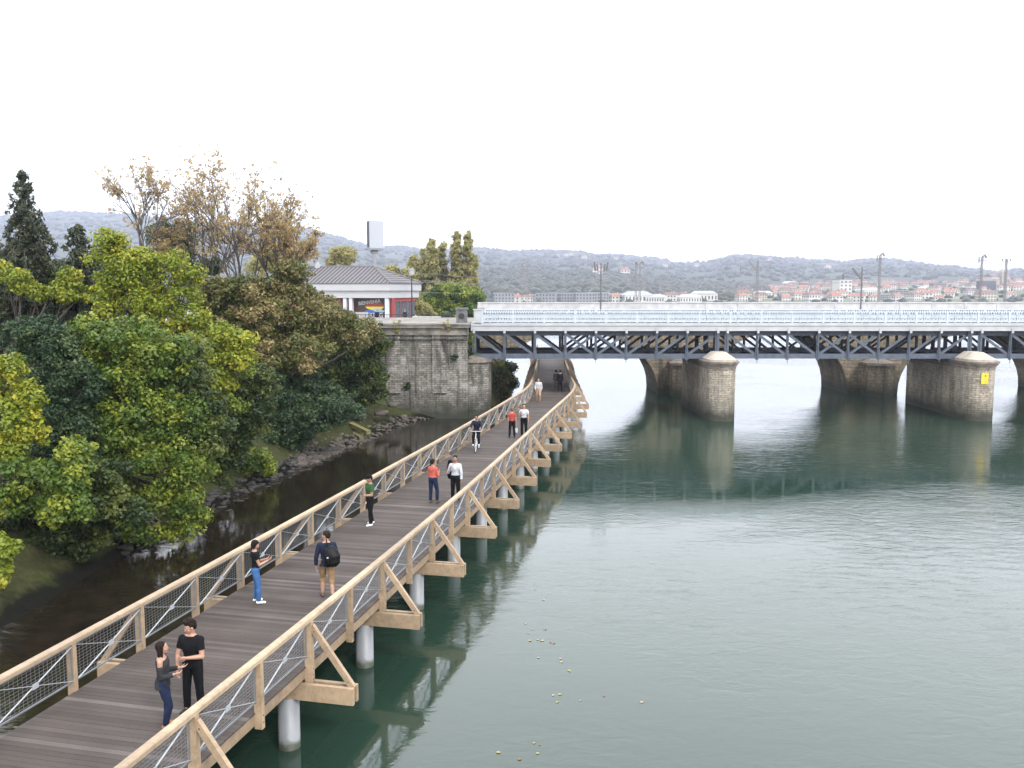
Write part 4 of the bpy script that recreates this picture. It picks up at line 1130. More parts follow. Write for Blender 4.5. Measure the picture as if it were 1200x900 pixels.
def gz(x, y):
    return land_z(x, y) if not (y > 69.3 and x < -3.4) else plaza_z(y)
def lobed_tree(name, label, cat, species, D, lobes, base_px=None, leaf=.085, dens=1.0, clump=.42, group=None, back=2.2, npc=46, bark='bark', trunk_r=.16, fill=True):
    """lobes: (px, py, rx, ry[, dD]) of the crown masses as they stand D metres away"""
    L = []
    for l in lobes:
        d = D + (l[4] if len(l) > 4 else 0); c = at(l[0], l[1], d); k = d / FPX
        L.append((c, l[2] * k, max(l[3], l[2] * .8) * k, l[3] * k))
    cx = sum(l[0].x for l in L) / len(L); cy = sum(l[0].y for l in L) / len(L)
    bx_, by_ = (cx - back, cy + back * .3) if base_px is None else ((base_px - 600) / FPX * D, D)
    bx_ = min(bx_, shore(by_) - 2.8)
    bz = gz(bx_, by_)
    root = empty(name, (bx_, by_, bz), 0, label, cat, group)
    base = Vector((bx_, by_, bz - .3))
    g = MB(); C = []; RD = []
    topc = Vector((cx, cy, sum(l[0].z for l in L) / len(L)))
    fork = base.lerp(topc, .35); fork.x = bx_ * .7 + topc.x * .3
    limb(g, base, fork, trunk_r, trunk_r * .75, .04, 6, 8)
    for (c, rx, ry, rz) in L:
        P = limb(g, fork, c - Vector((0, 0, rz * .2)), trunk_r * .5, .035, .1, 6)
        vol = rx * ry * rz; n = int(max(7, dens * 2.3 * (rx * ry + ry * rz + rx * rz) / (clump * clump)))
        for i in range(n):
            v = Vector((random.gauss(0, 1), random.gauss(0, 1), random.gauss(0, 1) + .25)).normalized()
            rr = random.uniform(.62, 1.03) if random.random() < .8 else random.uniform(.2, .6)
            w_ = 1 + .22 * mnoise.noise(v * 2.2 + Vector((c.x, c.y, c.z)))
            p = c + Vector((v.x * rx, v.y * ry, v.z * rz)) * rr * w_
            C.append(p); RD.append(clump * random.choice([.45, .6, .8, 1.0, 1.5]))
            if i % 4 == 0: limb(g, P[random.randint(3, 6)], p, .03, .009, .12, 3, 4)
    T = Matrix.Translation(-Vector((bx_, by_, bz)))
    g.v = [tuple(T @ Vector(v)) for v in g.v]; g.build('trunk', M[bark], root, True)
    C = np.array([[p.x - bx_, p.y - by_, p.z - bz] for p in C])
    k = D / 40
    link('crown', leaf_mesh('crown', C, RD, npc * 1.9, leaf * .95, LF[species], flat=.8), root)
    return root
TG_ = 'trees on the river bank'
def conifer(label, px, ytop, ybase, D, wpx, droop=.5, species='conifer', leaf=.07):
    tp = at(px, ytop, D); x = tp.x; x = min(x, shore(D) - 3); bz = gz(x, D)
    H = tp.z - bz; z_low = at(px, ybase, D).z - bz; W = wpx * D / FPX
    root = empty('conifer', (x, D, bz), 0, label, 'conifer', TG_)
    g = MB(); g.tube([(0, 0, -.3), (.05, 0, H * .4), (.12, .05, H * .75), (.05, 0, H)], [.24, .17, .08, .015], 8)
    C = []; RD = []
    z = z_low
    a = 0.0
    while z < H - .05:
        t = (H - z) / max(.1, (H - z_low)); a += 2.4 + random.uniform(-.4, .4)
        rr = (W * (t ** .85) + .1) * random.choice([.45, .7, .85, 1.0, 1.1, 1.3 if t > .35 else .9]); P = []
        for i in range(7):
            s_ = i / 6; P.append(Vector((math.cos(a + .25 * s_) * rr * s_, math.sin(a + .25 * s_) * rr * s_, z + .28 * rr * math.sin(s_ * 2.2) - droop * rr * s_ ** 2.6)))
        g.tube(P, [.03 * (1 - i / 7) * min(1, rr) + .005 for i in range(7)], 4, cap=False)
        for i in range(1, 7):
            if random.random() < .12: continue
            for _ in range(1 if rr < 1.0 else 2):
                p = P[i] + Vector((random.gauss(0, .07), random.gauss(0, .07), -random.uniform(0, .4) * min(1, rr)))
                C.append(p); RD.append(random.uniform(.1, .26) * (.45 + .55 * min(1, rr)))
        z += random.uniform(.035, .085) * (1 + .6 * (1 - t))
    g.build('trunk', M['bark'], root, True)
    link('crown', leaf_mesh('crown', C, RD, 34, leaf, LF[species], flat=.8, droop=.7, elong=3.0), root)
    return root
def sparse_tree(label, px, ybase, ytop, D, spread_px, seed, nleaf=1.0, species='tan', lean=0.0, bark='barkpale', trunk=.13, group=TG_, name='autumn_tree'):
    rs = random.Random(seed)
    p0 = at(px, ybase, D); x = min(p0.x, shore(D) - 2.8); bz = gz(x, D); tz = at(px, ytop, D).z - bz
    zf = p0.z - bz; S = spread_px * D / FPX
    root = empty(name, (x, D, bz), 0, label, 'tree', group)
    g = MB(); C = []; RD = []
    def grow(p, d, L, r, depth):
        n = 4; P = [p]; q = p.copy(); dd = d.copy()
        for i in range(n):
            dd = (dd + Vector((rs.gauss(0, .13), rs.gauss(0, .13), rs.gauss(.012, .08)))).normalized()
            q = q + dd * (L / n); P.append(q.copy())
        g.tube(P, [r * (1 - .45 * i / n) for i in range(n + 1)], 5 if depth < 2 else 3, cap=False)
        if depth >= 3:
            for i in range(1, n + 1):
                if rs.random() < .6 * nleaf:
                    C.append(P[i] + Vector((rs.gauss(0, .1), rs.gauss(0, .1), rs.gauss(0, .1)))); RD.append(rs.uniform(.06, .22))
        if depth >= 5: return
        k = 2 if depth < 4 else 1
        for j in range(k + (2 if depth == 1 else rs.randint(0, 1))):
            ax = Vector((rs.gauss(0, 1), rs.gauss(0, 1), rs.gauss(0, .35))).normalized()
            nd = (dd * 1.0 + ax * rs.uniform(.5, 1.0)).normalized()
            if nd.z < -.05: nd.z = .1
            s_ = rs.uniform(.45, 1.0); st = P[max(1, int(s_ * n))]
            grow(st, nd, L * rs.uniform(.62, .84), r * .55, depth + 1)
    H = tz - zf
    base = Vector((0, 0, -.3)); fork = Vector((lean, 0, zf))
    g.tube([base, base.lerp(fork, .5), fork], [trunk * 1.1, trunk, trunk * .9], 7)
    ns = 5
    for j in range(ns):
        a = j * 2 * math.pi / ns + rs.uniform(-.4, .4); tilt = rs.uniform(.25, 1.25) * S / max(H, .1)
        d = Vector((math.cos(a) * tilt, math.sin(a) * tilt, 1)).normalized()
        grow(fork - Vector((0, 0, rs.uniform(0, .6))), d, H * .36, trunk * .55, 1)
    zs = sorted(v[2] for v in g.v); zmax = zs[int(len(zs) * .998)]; kz = (tz - zf) / (zmax - zf)
    def st_(v): return (v[0], v[1], v[2] if v[2] < zf else zf + (v[2] - zf) * kz)
    g.v = [st_(v) for v in g.v]; C = [st_(c) for c in C]
    g.build('trunk', M[bark], root, True)
    link('crown', leaf_mesh('crown', np.array(C), RD, 9, .08, LF[species], flat=.9), root)
    return root

random.seed(21)
conifer('drooping dark conifer with a thin weeping tip at the far left', 25, 197, 420, 46, 78, .95, leaf=.062)
conifer('shorter dark conifer just right of the weeping conifer', 90, 262, 440, 44, 80, .6)
conifer('dark conifer half hidden at the left edge behind the yellow shrub', -12, 262, 470, 47, 85, .6)
lobed_tree('tree', 'dense dark green tree filling the bank behind the left conifers', 'tree', 'dark', 47, [(20, 370, 55, 50), (80, 360, 50, 45), (60, 330, 45, 30), (130, 350, 40, 40), (10, 430, 50, 50), (100, 410, 60, 50)], group=TG_)
lobed_tree('tree', 'pale yellow-green shrub below the weeping conifer at the left edge', 'tree', 'yellowgreen', 42, [(25, 328, 26, 13), (8, 318, 16, 10), (70, 325, 16, 9), (48, 345, 25, 12), (95, 345, 22, 12)], group=TG_, dens=.5, clump=.3)
lobed_tree('tree', 'bright yellow-green tree on the bank between the conifer and the bare autumn tree', 'tree', 'yellowgreen', 41, [(132, 282, 18, 15), (122, 300, 17, 14), (165, 300, 22, 15), (150, 325, 34, 22), (190, 315, 24, 18), (205, 345, 26, 18), (165, 360, 38, 24), (125, 345, 22, 18), (215, 375, 28, 20), (190, 395, 30, 20), (225, 325, 12, 10)], group=TG_, base_px=170)
lobed_tree('tree', 'large mid-green tree leaning over the mossy bank wall, centre of the wood', 'tree', 'green', 34, [(150, 400, 42, 28), (105, 395, 35, 26), (185, 420, 38, 26), (135, 440, 42, 30), (180, 465, 38, 28), (205, 495, 34, 28), (150, 495, 42, 32), (190, 535, 42, 30), (140, 545, 36, 26), (225, 560, 24, 32), (190, 585, 36, 26), (160, 610, 30, 22), (228, 605, 15, 22), (200, 625, 20, 14)], group=TG_, back=4.5, trunk_r=.2)
lobed_tree('tree', 'yellowish green branching tree right of the large mid-green tree', 'tree', 'yellowgreen', 39, [(265, 398, 26, 13), (285, 402, 16, 10), (245, 420, 26, 16), (280, 425, 22, 14), (255, 445, 22, 15), (225, 405, 22, 14), (270, 470, 14, 12), (238, 470, 16, 14)], group=TG_, dens=.9, clump=.34, back=4)
lobed_tree('tree', 'bright yellow-leaved tree at the left edge halfway up the wood', 'tree', 'yellowgreen', 30, [(8, 440, 22, 20), (18, 470, 26, 22), (32, 500, 18, 26), (5, 520, 20, 22), (22, 545, 14, 16)], group=TG_, clump=.32, back=3)
lobed_tree('tree', 'blue-green dense tree between the yellow-leaved tree and the large green tree', 'tree', 'bluegreen', 33, [(50, 400, 32, 26), (25, 395, 28, 20), (75, 425, 30, 26), (60, 455, 28, 24), (95, 455, 26, 26), (75, 490, 26, 28), (55, 525, 26, 22), (95, 500, 20, 25), (90, 540, 20, 18)], group=TG_, clump=.34, leaf=.07, npc=60, back=3)
lobed_tree('tree', 'low dark green tree with yellow tips in the lower left of the wood', 'tree', 'green', 29, [(30, 560, 28, 18), (75, 560, 26, 20), (95, 535, 18, 20), (15, 590, 24, 20), (60, 595, 26, 18), (88, 590, 14, 14)], group=TG_, clump=.3, back=3.5)
lobed_tree('tree', 'dark shaded undergrowth tree beneath the large green tree', 'tree', 'dark', 35, [(60, 560, 50, 40), (120, 580, 45, 35), (40, 620, 40, 25), (110, 480, 45, 40), (200, 440, 45, 45), (240, 500, 30, 35)], group=TG_, clump=.4, back=3.5)
lobed_tree('tree', 'small yellow-green bough hanging low at the left edge above the bank wall', 'tree', 'yellowgreen', 26, [(2, 662, 13, 10), (8, 640, 9, 9), (-8, 680, 14, 10), (-14, 640, 18, 16)], group=TG_, clump=.22, dens=.8, back=2)
lobed_tree('tree', 'olive-brown turning tree left of the cafe, below the bare autumn tree', 'tree', 'olive', 56, [(260, 360, 30, 20), (300, 345, 30, 18), (335, 335, 28, 14), (290, 380, 36, 22), (335, 365, 34, 22), (370, 370, 30, 16), (400, 385, 26, 16), (365, 395, 34, 18), (320, 400, 30, 18), (415, 400, 20, 12), (250, 385, 20, 16), (345, 318, 24, 8)], group=TG_, leaf=.1, clump=.5)
lobed_tree('tree', 'brown-leaved bush leaning against the cafe colonnade', 'tree', 'olive', 62, [(385, 360, 20, 9), (400, 372, 18, 9), (425, 385, 22, 9), (440, 395, 15, 10), (352, 345, 22, 12), (370, 352, 20, 10), (340, 330, 16, 9)], group=TG_, leaf=.1, clump=.4, dens=.8)
lobed_tree('tree', 'dense dark green tree covering the bank right of the wood, before the abutment', 'tree', 'bluegreen', 58, [(310, 430, 34, 24), (345, 430, 32, 26), (300, 470, 36, 26), (335, 480, 36, 28), (310, 510, 34, 24), (375, 470, 36, 24), (345, 500, 26, 14), (290, 530, 26, 18), (330, 455, 30, 22)], group=TG_, leaf=.1, clump=.5)
lobed_tree('tree', 'dark olive tree hugging the stone abutment', 'tree', 'dark', 64, [(385, 425, 34, 22), (415, 410, 30, 18), (430, 430, 24, 24), (400, 450, 34, 22), (430, 460, 24, 16), (405, 475, 26, 12), (440, 405, 16, 14), (375, 450, 30, 20), (443, 445, 10, 14)], group=TG_, leaf=.1, clump=.5)
lobed_tree('tree', 'yellow-green low bush above the rubble shore', 'tree', 'green', 46, [(295, 535, 20, 11), (310, 548, 8, 8), (275, 530, 16, 14), (280, 550, 14, 10)], group=TG_, leaf=.09, clump=.32, back=3)
lobed_tree('tree', 'dark tree behind the bare autumn tree', 'tree', 'dark', 66, [(205, 300, 20, 20), (190, 280, 14, 22), (215, 280, 14, 18), (235, 320, 26, 22), (280, 345, 35, 18)], group=TG_, leaf=.11, clump=.5, dens=.8)
lobed_tree('tree', 'brown-tinged tree behind the yellow-green tree', 'tree', 'tan', 62, [(200, 275, 18, 22), (185, 295, 16, 16), (215, 300, 16, 16)], group=TG_, leaf=.1, clump=.45, dens=.35, npc=24)
lobed_tree('tree', 'shaded dark shrub thicket spilling over the wall in the lower left', 'tree', 'dark', 31, [(12, 664, 20, 12), (45, 655, 26, 13), (80, 646, 24, 12), (10, 630, 34, 24), (55, 632, 34, 22), (100, 622, 34, 22), (135, 600, 34, 24), (25, 600, 34, 26), (75, 590, 40, 26), (120, 560, 30, 26)], group=TG_, clump=.34, back=4)
lobed_tree('tree', 'shaded dark shrub thicket on the bank right of the large mid-green tree', 'tree', 'dark', 43, [(240, 500, 34, 26), (265, 520, 34, 24), (245, 545, 26, 20), (285, 490, 34, 26), (270, 455, 34, 30), (300, 455, 34, 28), (225, 470, 30, 30), (250, 570, 16, 12)], group=TG_, clump=.4, back=4)
lobed_tree('tree', 'dense green shrub thicket above the rubble shore', 'tree', 'bluegreen', 52, [(300, 520, 32, 20), (335, 505, 34, 20), (365, 490, 34, 18), (290, 500, 30, 26), (330, 480, 34, 24), (310, 540, 18, 12), (395, 480, 28, 14)], group=TG_, leaf=.095, clump=.42, back=4)
lobed_tree('tree', 'brown-green thicket under the bare autumn trees', 'tree', 'olive', 52, [(230, 400, 30, 24), (265, 385, 30, 22), (290, 410, 34, 24), (320, 425, 34, 22), (245, 350, 26, 20), (275, 345, 26, 18), (300, 370, 30, 20), (355, 415, 30, 20)], group=TG_, leaf=.1, clump=.42, back=4)
sparse_tree('tall bare autumn tree with spreading limbs and sparse tan leaves left of the cafe', 283, 345, 176, 60, 110, 5, .7)
sparse_tree('second bare autumn tree close beside the tall one, leaning left', 245, 340, 190, 62, 80, 12, .55)
sparse_tree('third bare autumn tree on the right of the group, nearest the cafe', 322, 335, 215, 61, 80, 31, .7)
sparse_tree('low spreading bare autumn tree whose boughs reach over the cafe roof', 345, 330, 232, 58, 75, 44, .7)
sparse_tree('slender fan-shaped bare tree left of the autumn group', 168, 300, 180, 60, 55, 8, .55)
lobed_tree('tree', 'small yellowing tree above the left end of the cafe roof', 'tree', 'poplar', 118, [(325, 300, 22, 14), (345, 297, 20, 12), (310, 310, 18, 14)], leaf=.2, clump=.7, back=0, group=TG_, npc=40)
lobed_tree('tree', 'small round tree peeping over the cafe roof', 'tree', 'poplar', 150, [(400, 299, 12, 11), (392, 306, 9, 8), (408, 304, 9, 9)], leaf=.24, clump=.8, back=0, npc=40)
lobed_tree('tree', 'pale low tree between the cafe roof and the poplars', 'tree', 'poplar', 150, [(462, 320, 16, 7), (478, 326, 12, 8)], leaf=.24, clump=.8, back=0, npc=36)
def poplar(label, px, ytop, w_, D=160):
    H = (350 - ytop); L = []
    for i in range(7):
        t = i / 6; L.append((px + random.uniform(-1.5, 1.5), ytop + 8 + t * (H - 10), w_ * (.35 + .75 * t ** .6), H / 7 * .95))
    return lobed_tree('poplar', label, 'poplar', 'poplar', D, L, base_px=px, leaf=.24, clump=.5, dens=.55, back=0, group='poplars beyond the plaza', npc=20)
poplar('leftmost poplar, short and yellow, next to the street lamp', 484, 296, 11); poplar('tall narrow poplar, second from the left', 506, 279, 10); poplar('pale poplar in the gap of the row', 496, 292, 10, 165)
poplar('poplar with feathery top left of the tallest one', 518, 285, 9, 164); poplar('tallest poplar with twin tips', 535, 274, 10); poplar('rightmost tall poplar, darker on its right side', 548, 275, 9); poplar('short poplar at the right end of the row', 554, 298, 7, 163)
lobed_tree('tree', 'round dark green tree in front of the poplars by the bridge end', 'tree', 'green', 140, [(530, 345, 24, 13), (515, 355, 22, 14), (548, 353, 22, 14), (535, 365, 30, 12), (508, 368, 18, 10), (560, 368, 14, 8)], leaf=.22, clump=.7, back=0, npc=44)
lobed_tree('shrub', 'pale garden shrub beside the street lamp', 'shrub', 'poplar', 128, [(490, 360, 10, 10), (500, 366, 12, 8), (488, 348, 7, 7)], leaf=.2, clump=.6, back=0)
lobed_tree('shrub', 'grey-green shrub growing on the dark bank beside the walkway under the bridge', 'shrub', 'olive', 78, [(585, 452, 11, 10), (592, 462, 10, 8), (580, 468, 9, 8), (589, 440, 7, 6)], leaf=.1, clump=.35, back=0, dens=.8)
lobed_tree('shrub', 'dark shrub on the bank under the arch bridge', 'shrub', 'dark', 86, [(590, 432, 14, 9), (576, 440, 14, 12), (598, 445, 8, 9), (585, 475, 8, 6)], leaf=.12, clump=.4, back=0)
# plants rooted in the masonry
def wall_plant(label, px, py, D, r_, species):
    c = at(px, py, D); root = empty('wall_plant', c, 0, label, 'plant', 'plants rooted in the old masonry')
    C = [(random.gauss(0, r_ * .5), random.uniform(-.1, .25), random.gauss(0, r_ * .6)) for _ in range(16)]
    g = MB(); 
    for p in C[:6]: g.tube([(0, .3, -r_ * .3), p], [.02, .008], 4)
    g.build('stem', M['bark'], root); link('foliage', leaf_mesh('foliage', np.array(C), [r_ * .4] * 16, 26, .07, LF[species]), root)
wall_plant('tuft growing from the middle of the abutment wall', 478, 452, 69.4, .22, 'dark'); wall_plant('plant hanging in the corner between abutment and truss', 551, 400, 69.8, .4, 'green')
wall_plant('tuft under the cornice near the right edge of the abutment', 532, 418, 69.4, .25, 'dark'); wall_plant('tuft beside the truss bearing, lower than the other', 551, 412, 69.7, .3, 'dark')
wall_plant('weeds on the left of the abutment cornice', 465, 384, 69.2, .35, 'poplar'); wall_plant('weeds on the right of the abutment cornice', 525, 381, 69.2, .3, 'poplar')

# ------------------------------------------------------------------ rubble shore
M['rock'] = plain('rubble_stone', (.085, .07, .056), .9, 0, .5, 2.5, .5)
M['rockdark'] = plain('wet_rubble_stone', (.028, .026, .022), .75, 0, .5, 2.5, .5)
def rock_mesh(n_, seed):
    import bmesh
    b = bmesh.new(); bmesh.ops.create_icosphere(b, subdivisions=2, radius=1); rs = random.Random(seed)
    o = Vector((rs.random() * 9, rs.random() * 9, rs.random() * 9))
    for v in b.verts:
        k = 1 + .35 * mnoise.noise(v.co * 1.3 + o); v.co = Vector((max(-.75, min(.75, v.co.x * k)), max(-.7, min(.7, v.co.y * k)), max(-.6, min(.6, v.co.z * k))))
    V = np.array([x.co[:] for x in b.verts]); F = np.array([[q.index for q in x.verts] for x in b.faces]); b.free(); return V, F
RK = [rock_mesh(0, i) for i in range(5)]
def rubble(name, label, pts, rads, mat):
    Vs = []; Fs = []; off = 0
    for p, r_ in zip(pts, rads):
        V, F = random.choice(RK)
        Mx = np.array(Matrix.Rotation(random.uniform(0, 6.28), 3, 'Z') @ Matrix.Rotation(random.uniform(-.5, .5), 3, 'X'))
        s = np.array([random.uniform(.8, 1.7), random.uniform(.7, 1.2), random.uniform(.45, .8)]) * r_
        Vs.append((V * s) @ Mx.T + np.array(p)); Fs.append(F + off); off += len(V)
    o = link(name, rawmesh(name, np.concatenate(Vs), np.concatenate(Fs), mat)); tag(o, label, None, None, 'stuff'); return o
P1, R1, P2, R2 = [], [], [], []
while len(P1) < 900:
    y = random.uniform(50, 69.2); t = abs(random.gauss(0, 1.0)) * float(np.interp(y, [50, 56, 62, 69], [.5, 1.6, 3.0, 3.2])) - .3
    x = shore(y) - t
    if y > 68.8 and x < -8: continue
    r_ = random.uniform(.06, .18) if random.random() < .9 else random.uniform(.2, .32)
    P1.append((x, y, land_z(x, y) * .62 + r_ * .25 + .05)); R1.append(r_)
while len(P2) < 520:
    y = random.uniform(33, 56); t = random.uniform(-.9, .7); x = shore(y) - t
    r_ = random.uniform(.07, .22); P2.append((x, y, max(-.12, land_z(x, y)) + r_ * .15)); R2.append(r_)
rubble('rubble_shore', 'brown broken rubble heaped on the shore before the abutment', P1, R1, M['rock'])
rubble('wet_rubble', 'dark wet stones along the foot of the mossy bank wall', P2, R2, M['rockdark'])
M['mossplank'] = plain('mossy_timber', (.16, .15, .05), .9, 0, .35, 4)
for (a, b2, lab) in (((411, 497), (432, 507), 'longer mossy timber lying on the rubble shore'), ((409, 505), (424, 514), 'shorter mossy timber lying on the rubble shore')):
    p = at(*a, 60.5); q = at(*b2, 58.6); g = MB(); g.beam((p.x, p.y, p.z), (q.x, q.y, q.z), .34, .25); o = g.build('timber_baulk', M['mossplank']); tag(o, lab, 'timber', 'timbers on the shore')
for i, (x, y, lab) in enumerate(((462, 474, 'big flat boulder nearest the foot of the abutment'), (447, 484, 'big boulder in the middle of the rubble shore'), (420, 488, 'big brown boulder at the left of the rubble shore'))):
    p = at(x, y, 66 - i * 1.5); V, F = RK[i]; me = rawmesh('boulder', V * np.array([1.3, .8, .45]), F, M['rock']); o = link('boulder', me, None, (p.x, p.y, p.z), random.uniform(0, 1.5), (.62, .6, .6)); tag(o, lab, 'boulder')
# fallen branches over the bank wall
for k, (x, y) in enumerate(((75, 640), (110, 632), (140, 640))):
    g = MB(); p = at(x, y - 50, 31); rs = random.Random(k)
    for j in range(16):
        q = p + Vector((rs.uniform(-1.6, 1.6), rs.uniform(-.6, .6), -rs.uniform(.2, 1.3))); limb(g, p + Vector((rs.uniform(-.4, .4), 0, 0)), q, .015, .004, .1, 4, 3)
    tag(g.build('dead_branch', M['barkpale']), ('bare twigs hanging over the wall, left bunch', 'bare twigs hanging over the wall, middle bunch', 'bare twigs hanging over the wall, right bunch')[k], 'branch', 'bare twigs hanging over the bank wall')
# leaves afloat
M['leaflit'] = plain('floating_leaf_pale', (.34, .28, .2), .5, 0, .2); M['leafred'] = plain('floating_leaf_brown', (.2, .08, .04), .5, 0, .2); M['leafy'] = plain('floating_leaf_yellow', (.3, .27, .09), .5, 0, .2)
lm = []
for mt in ('leaflit', 'leafred', 'leafy'):
    g = MB(); pts_ = [(.0, -.6), (.22, -.3), (.5, -.25), (.32, .05), (.4, .4), (.1, .3), (0, .7), (-.12, .3), (-.42, .36), (-.3, .02), (-.5, -.28), (-.2, -.3)]
    n = len(pts_); g.add([(x * .1, y * .1, .006 + .012 * abs(x)) for x, y in pts_] + [(x * .1, y * .1, .0 + .012 * abs(x)) for x, y in pts_], [tuple(range(n)), tuple(range(2 * n - 1, n - 1, -1))] + [(i, i + n, (i + 1) % n + n, (i + 1) % n) for i in range(n)]); lm.append(g.mesh('leaf', M[mt]))
FL = [(627, 691), (637, 703), (616, 731), (619, 742), (624, 738), (621, 751), (630, 750), (636, 751), (639, 738), (634, 751.5), (645, 753), (649, 754), (657, 772), (658, 776), (667, 786), (668, 787), (656, 814), (653, 823), (708, 816), (680, 821), (626, 871), (633, 873), (630, 883), (584, 882), (609, 890), (631, 771), (648, 815), (752, 823)]
for i, (x, y) in enumerate(FL):
    p = on_z(x, y, .0); k = random.choice([0, 0, 1, 2]); o = link('floating_leaf', lm[k], None, (p.x, p.y, .006), random.uniform(0, 6), (random.uniform(.5, 1.0),) * 3)
    tag(o, ('pale fallen leaf afloat on the open river', 'brown fallen leaf afloat on the open river', 'yellow fallen leaf afloat on the open river')[k], 'leaf', ('pale leaves afloat on the river', 'brown leaves afloat on the river', 'yellow leaves afloat on the river')[k])

# ------------------------------------------------------------------ people
_tex = bpy.data.textures.new('cloth_folds', 'CLOUDS'); _tex.noise_scale = .16; _tex.noise_depth = 2
def remesh(vs, fs, name, mat, voxel, smooth_it=3, folds=0.0):
    me = bpy.data.meshes.new(name); me.from_pydata([tuple(v) for v in vs], [], fs); me.update()
    o = bpy.data.objects.new(name, me); COL.objects.link(o)
    m = o.modifiers.new('r', 'REMESH'); m.mode = 'VOXEL'; m.voxel_size = voxel; m.use_smooth_shade = True
    if smooth_it: m2 = o.modifiers.new('s', 'SMOOTH'); m2.iterations = smooth_it; m2.factor = .5
    if folds:
        m3 = o.modifiers.new('d', 'DISPLACE'); m3.texture = _tex; m3.strength = folds; m3.mid_level = .5; m3.texture_coords = 'LOCAL'
    dg = bpy.context.evaluated_depsgraph_get(); out = bpy.data.meshes.new_from_object(o.evaluated_get(dg))
    bpy.data.objects.remove(o); bpy.data.meshes.remove(me)
    out.materials.clear(); out.materials.append(mat); out.name = name
    return out
class Solid:
    """closed tapered shapes that are fused into one skin by a voxel remesh"""
    def __init__(s): s.v = []; s.f = []
    def add(s, vs, fs):
        b = len(s.v); s.v += [Vector(v) for v in vs]; s.f += [tuple(b + k for k in f) for f in fs]
    def cap(s, a, b_, ra, rb, n=12, round0=True, round1=True):
        a = Vector(a); b_ = Vector(b_); d = (b_ - a); L = max(d.length, 1e-5); d = d / L
        ref = Vector((1, 0, 0)) if abs(d.x) < .8 else Vector((0, 1, 0)); x = d.cross(ref).normalized(); y = d.cross(x)
        prof = []
        if round0: prof += [(-ra * .97, ra * .25), (-ra * .7, ra * .71)]
        prof += [(0, ra), (L, rb)]
        if round1: prof += [(L + rb * .7, rb * .71), (L + rb * .97, rb * .25)]
        vs = []
        for t, r_ in prof:
            for k in range(n):
                q = 2 * math.pi * k / n; vs.append(a + d * t + (x * math.cos(q) + y * math.sin(q)) * r_)
        fs = []
        for i in range(len(prof) - 1):
            for k in range(n): fs.append((i * n + k, i * n + (k + 1) % n, (i + 1) * n + (k + 1) % n, (i + 1) * n + k))
        fs.append(tuple(reversed(range(n)))); fs.append(tuple((len(prof) - 1) * n + k for k in range(n)))
        s.add(vs, fs)
    def chain(s, P, Rr):
        for i in range(len(P) - 1): s.cap(P[i], P[i + 1], Rr[i], Rr[i + 1])
    def ell(s, c, r, M_=None, n=12, m=8):
        vs = []; fs = []
        for i in range(1, m):
            t = math.pi * i / m
            for k in range(n):
                q = 2 * math.pi * k / n; vs.append(Vector((r[0] * math.sin(t) * math.cos(q), r[1] * math.sin(t) * math.sin(q), r[2] * math.cos(t))))
        vs += [Vector((0, 0, r[2])), Vector((0, 0, -r[2]))]
        for i in range(m - 2):
            for k in range(n): fs.append((i * n + k, (i + 1) * n + k, (i + 1) * n + (k + 1) % n, i * n + (k + 1) % n))
        T, Bt = (m - 1) * n, (m - 1) * n + 1
        for k in range(n): fs.append((T, k, (k + 1) % n)); fs.append((Bt, (m - 2) * n + (k + 1) % n, (m - 2) * n + k))
        if M_ is not None: vs = [M_ @ v for v in vs]
        s.add([v + Vector(c) for v in vs], fs)
    def loft(s, rings, n=16):
        """rings: (centre, half width, half depth, rotation matrix)"""
        vs = []; fs = []
        for c, a, b_, Mx in rings:
            for k in range(n):
                q = 2 * math.pi * k / n; e = .82
                cx = math.copysign(abs(math.cos(q)) ** e, math.cos(q)); sy = math.copysign(abs(math.sin(q)) ** e, math.sin(q))
                vs.append(Vector(c) + Mx @ Vector((cx * a, sy * b_, 0)))
        for i in range(len(rings) - 1):
            for k in range(n): fs.append((i * n + k, i * n + (k + 1) % n, (i + 1) * n + (k + 1) % n, (i + 1) * n + k))
        fs.append(tuple(reversed(range(n)))); fs.append(tuple((len(rings) - 1) * n + k for k in range(n)))
        s.add(vs, fs)
def dull(m, s_=.15):
    m.node_tree.nodes['Principled BSDF'].inputs['Specular IOR Level'].default_value = s_; return m
def cloth(name, col, rough=.9): return dull(plain(name, col, rough, 0, .3, 7, .3))
SKIN = plain('skin', (.4, .22, .15), .5, 0, .06, 6)
SKIN2 = plain('skin_tanned', (.28, .15, .1), .5, 0, .06, 6)
HAIRB = dull(plain('hair_dark_brown', (.012, .007, .005), .7, 0, .4, 30, .3))
HAIRK = dull(plain('hair_black', (.006, .005, .005), .7, 0, .4, 30, .3))
LIP = plain('lips', (.36, .12, .1), .45); EYEW = plain('eye_white', (.7, .68, .65), .3, 0, .02); IRIS = plain('iris', (.03, .02, .015), .2)
def V3(*a): return Vector(a)
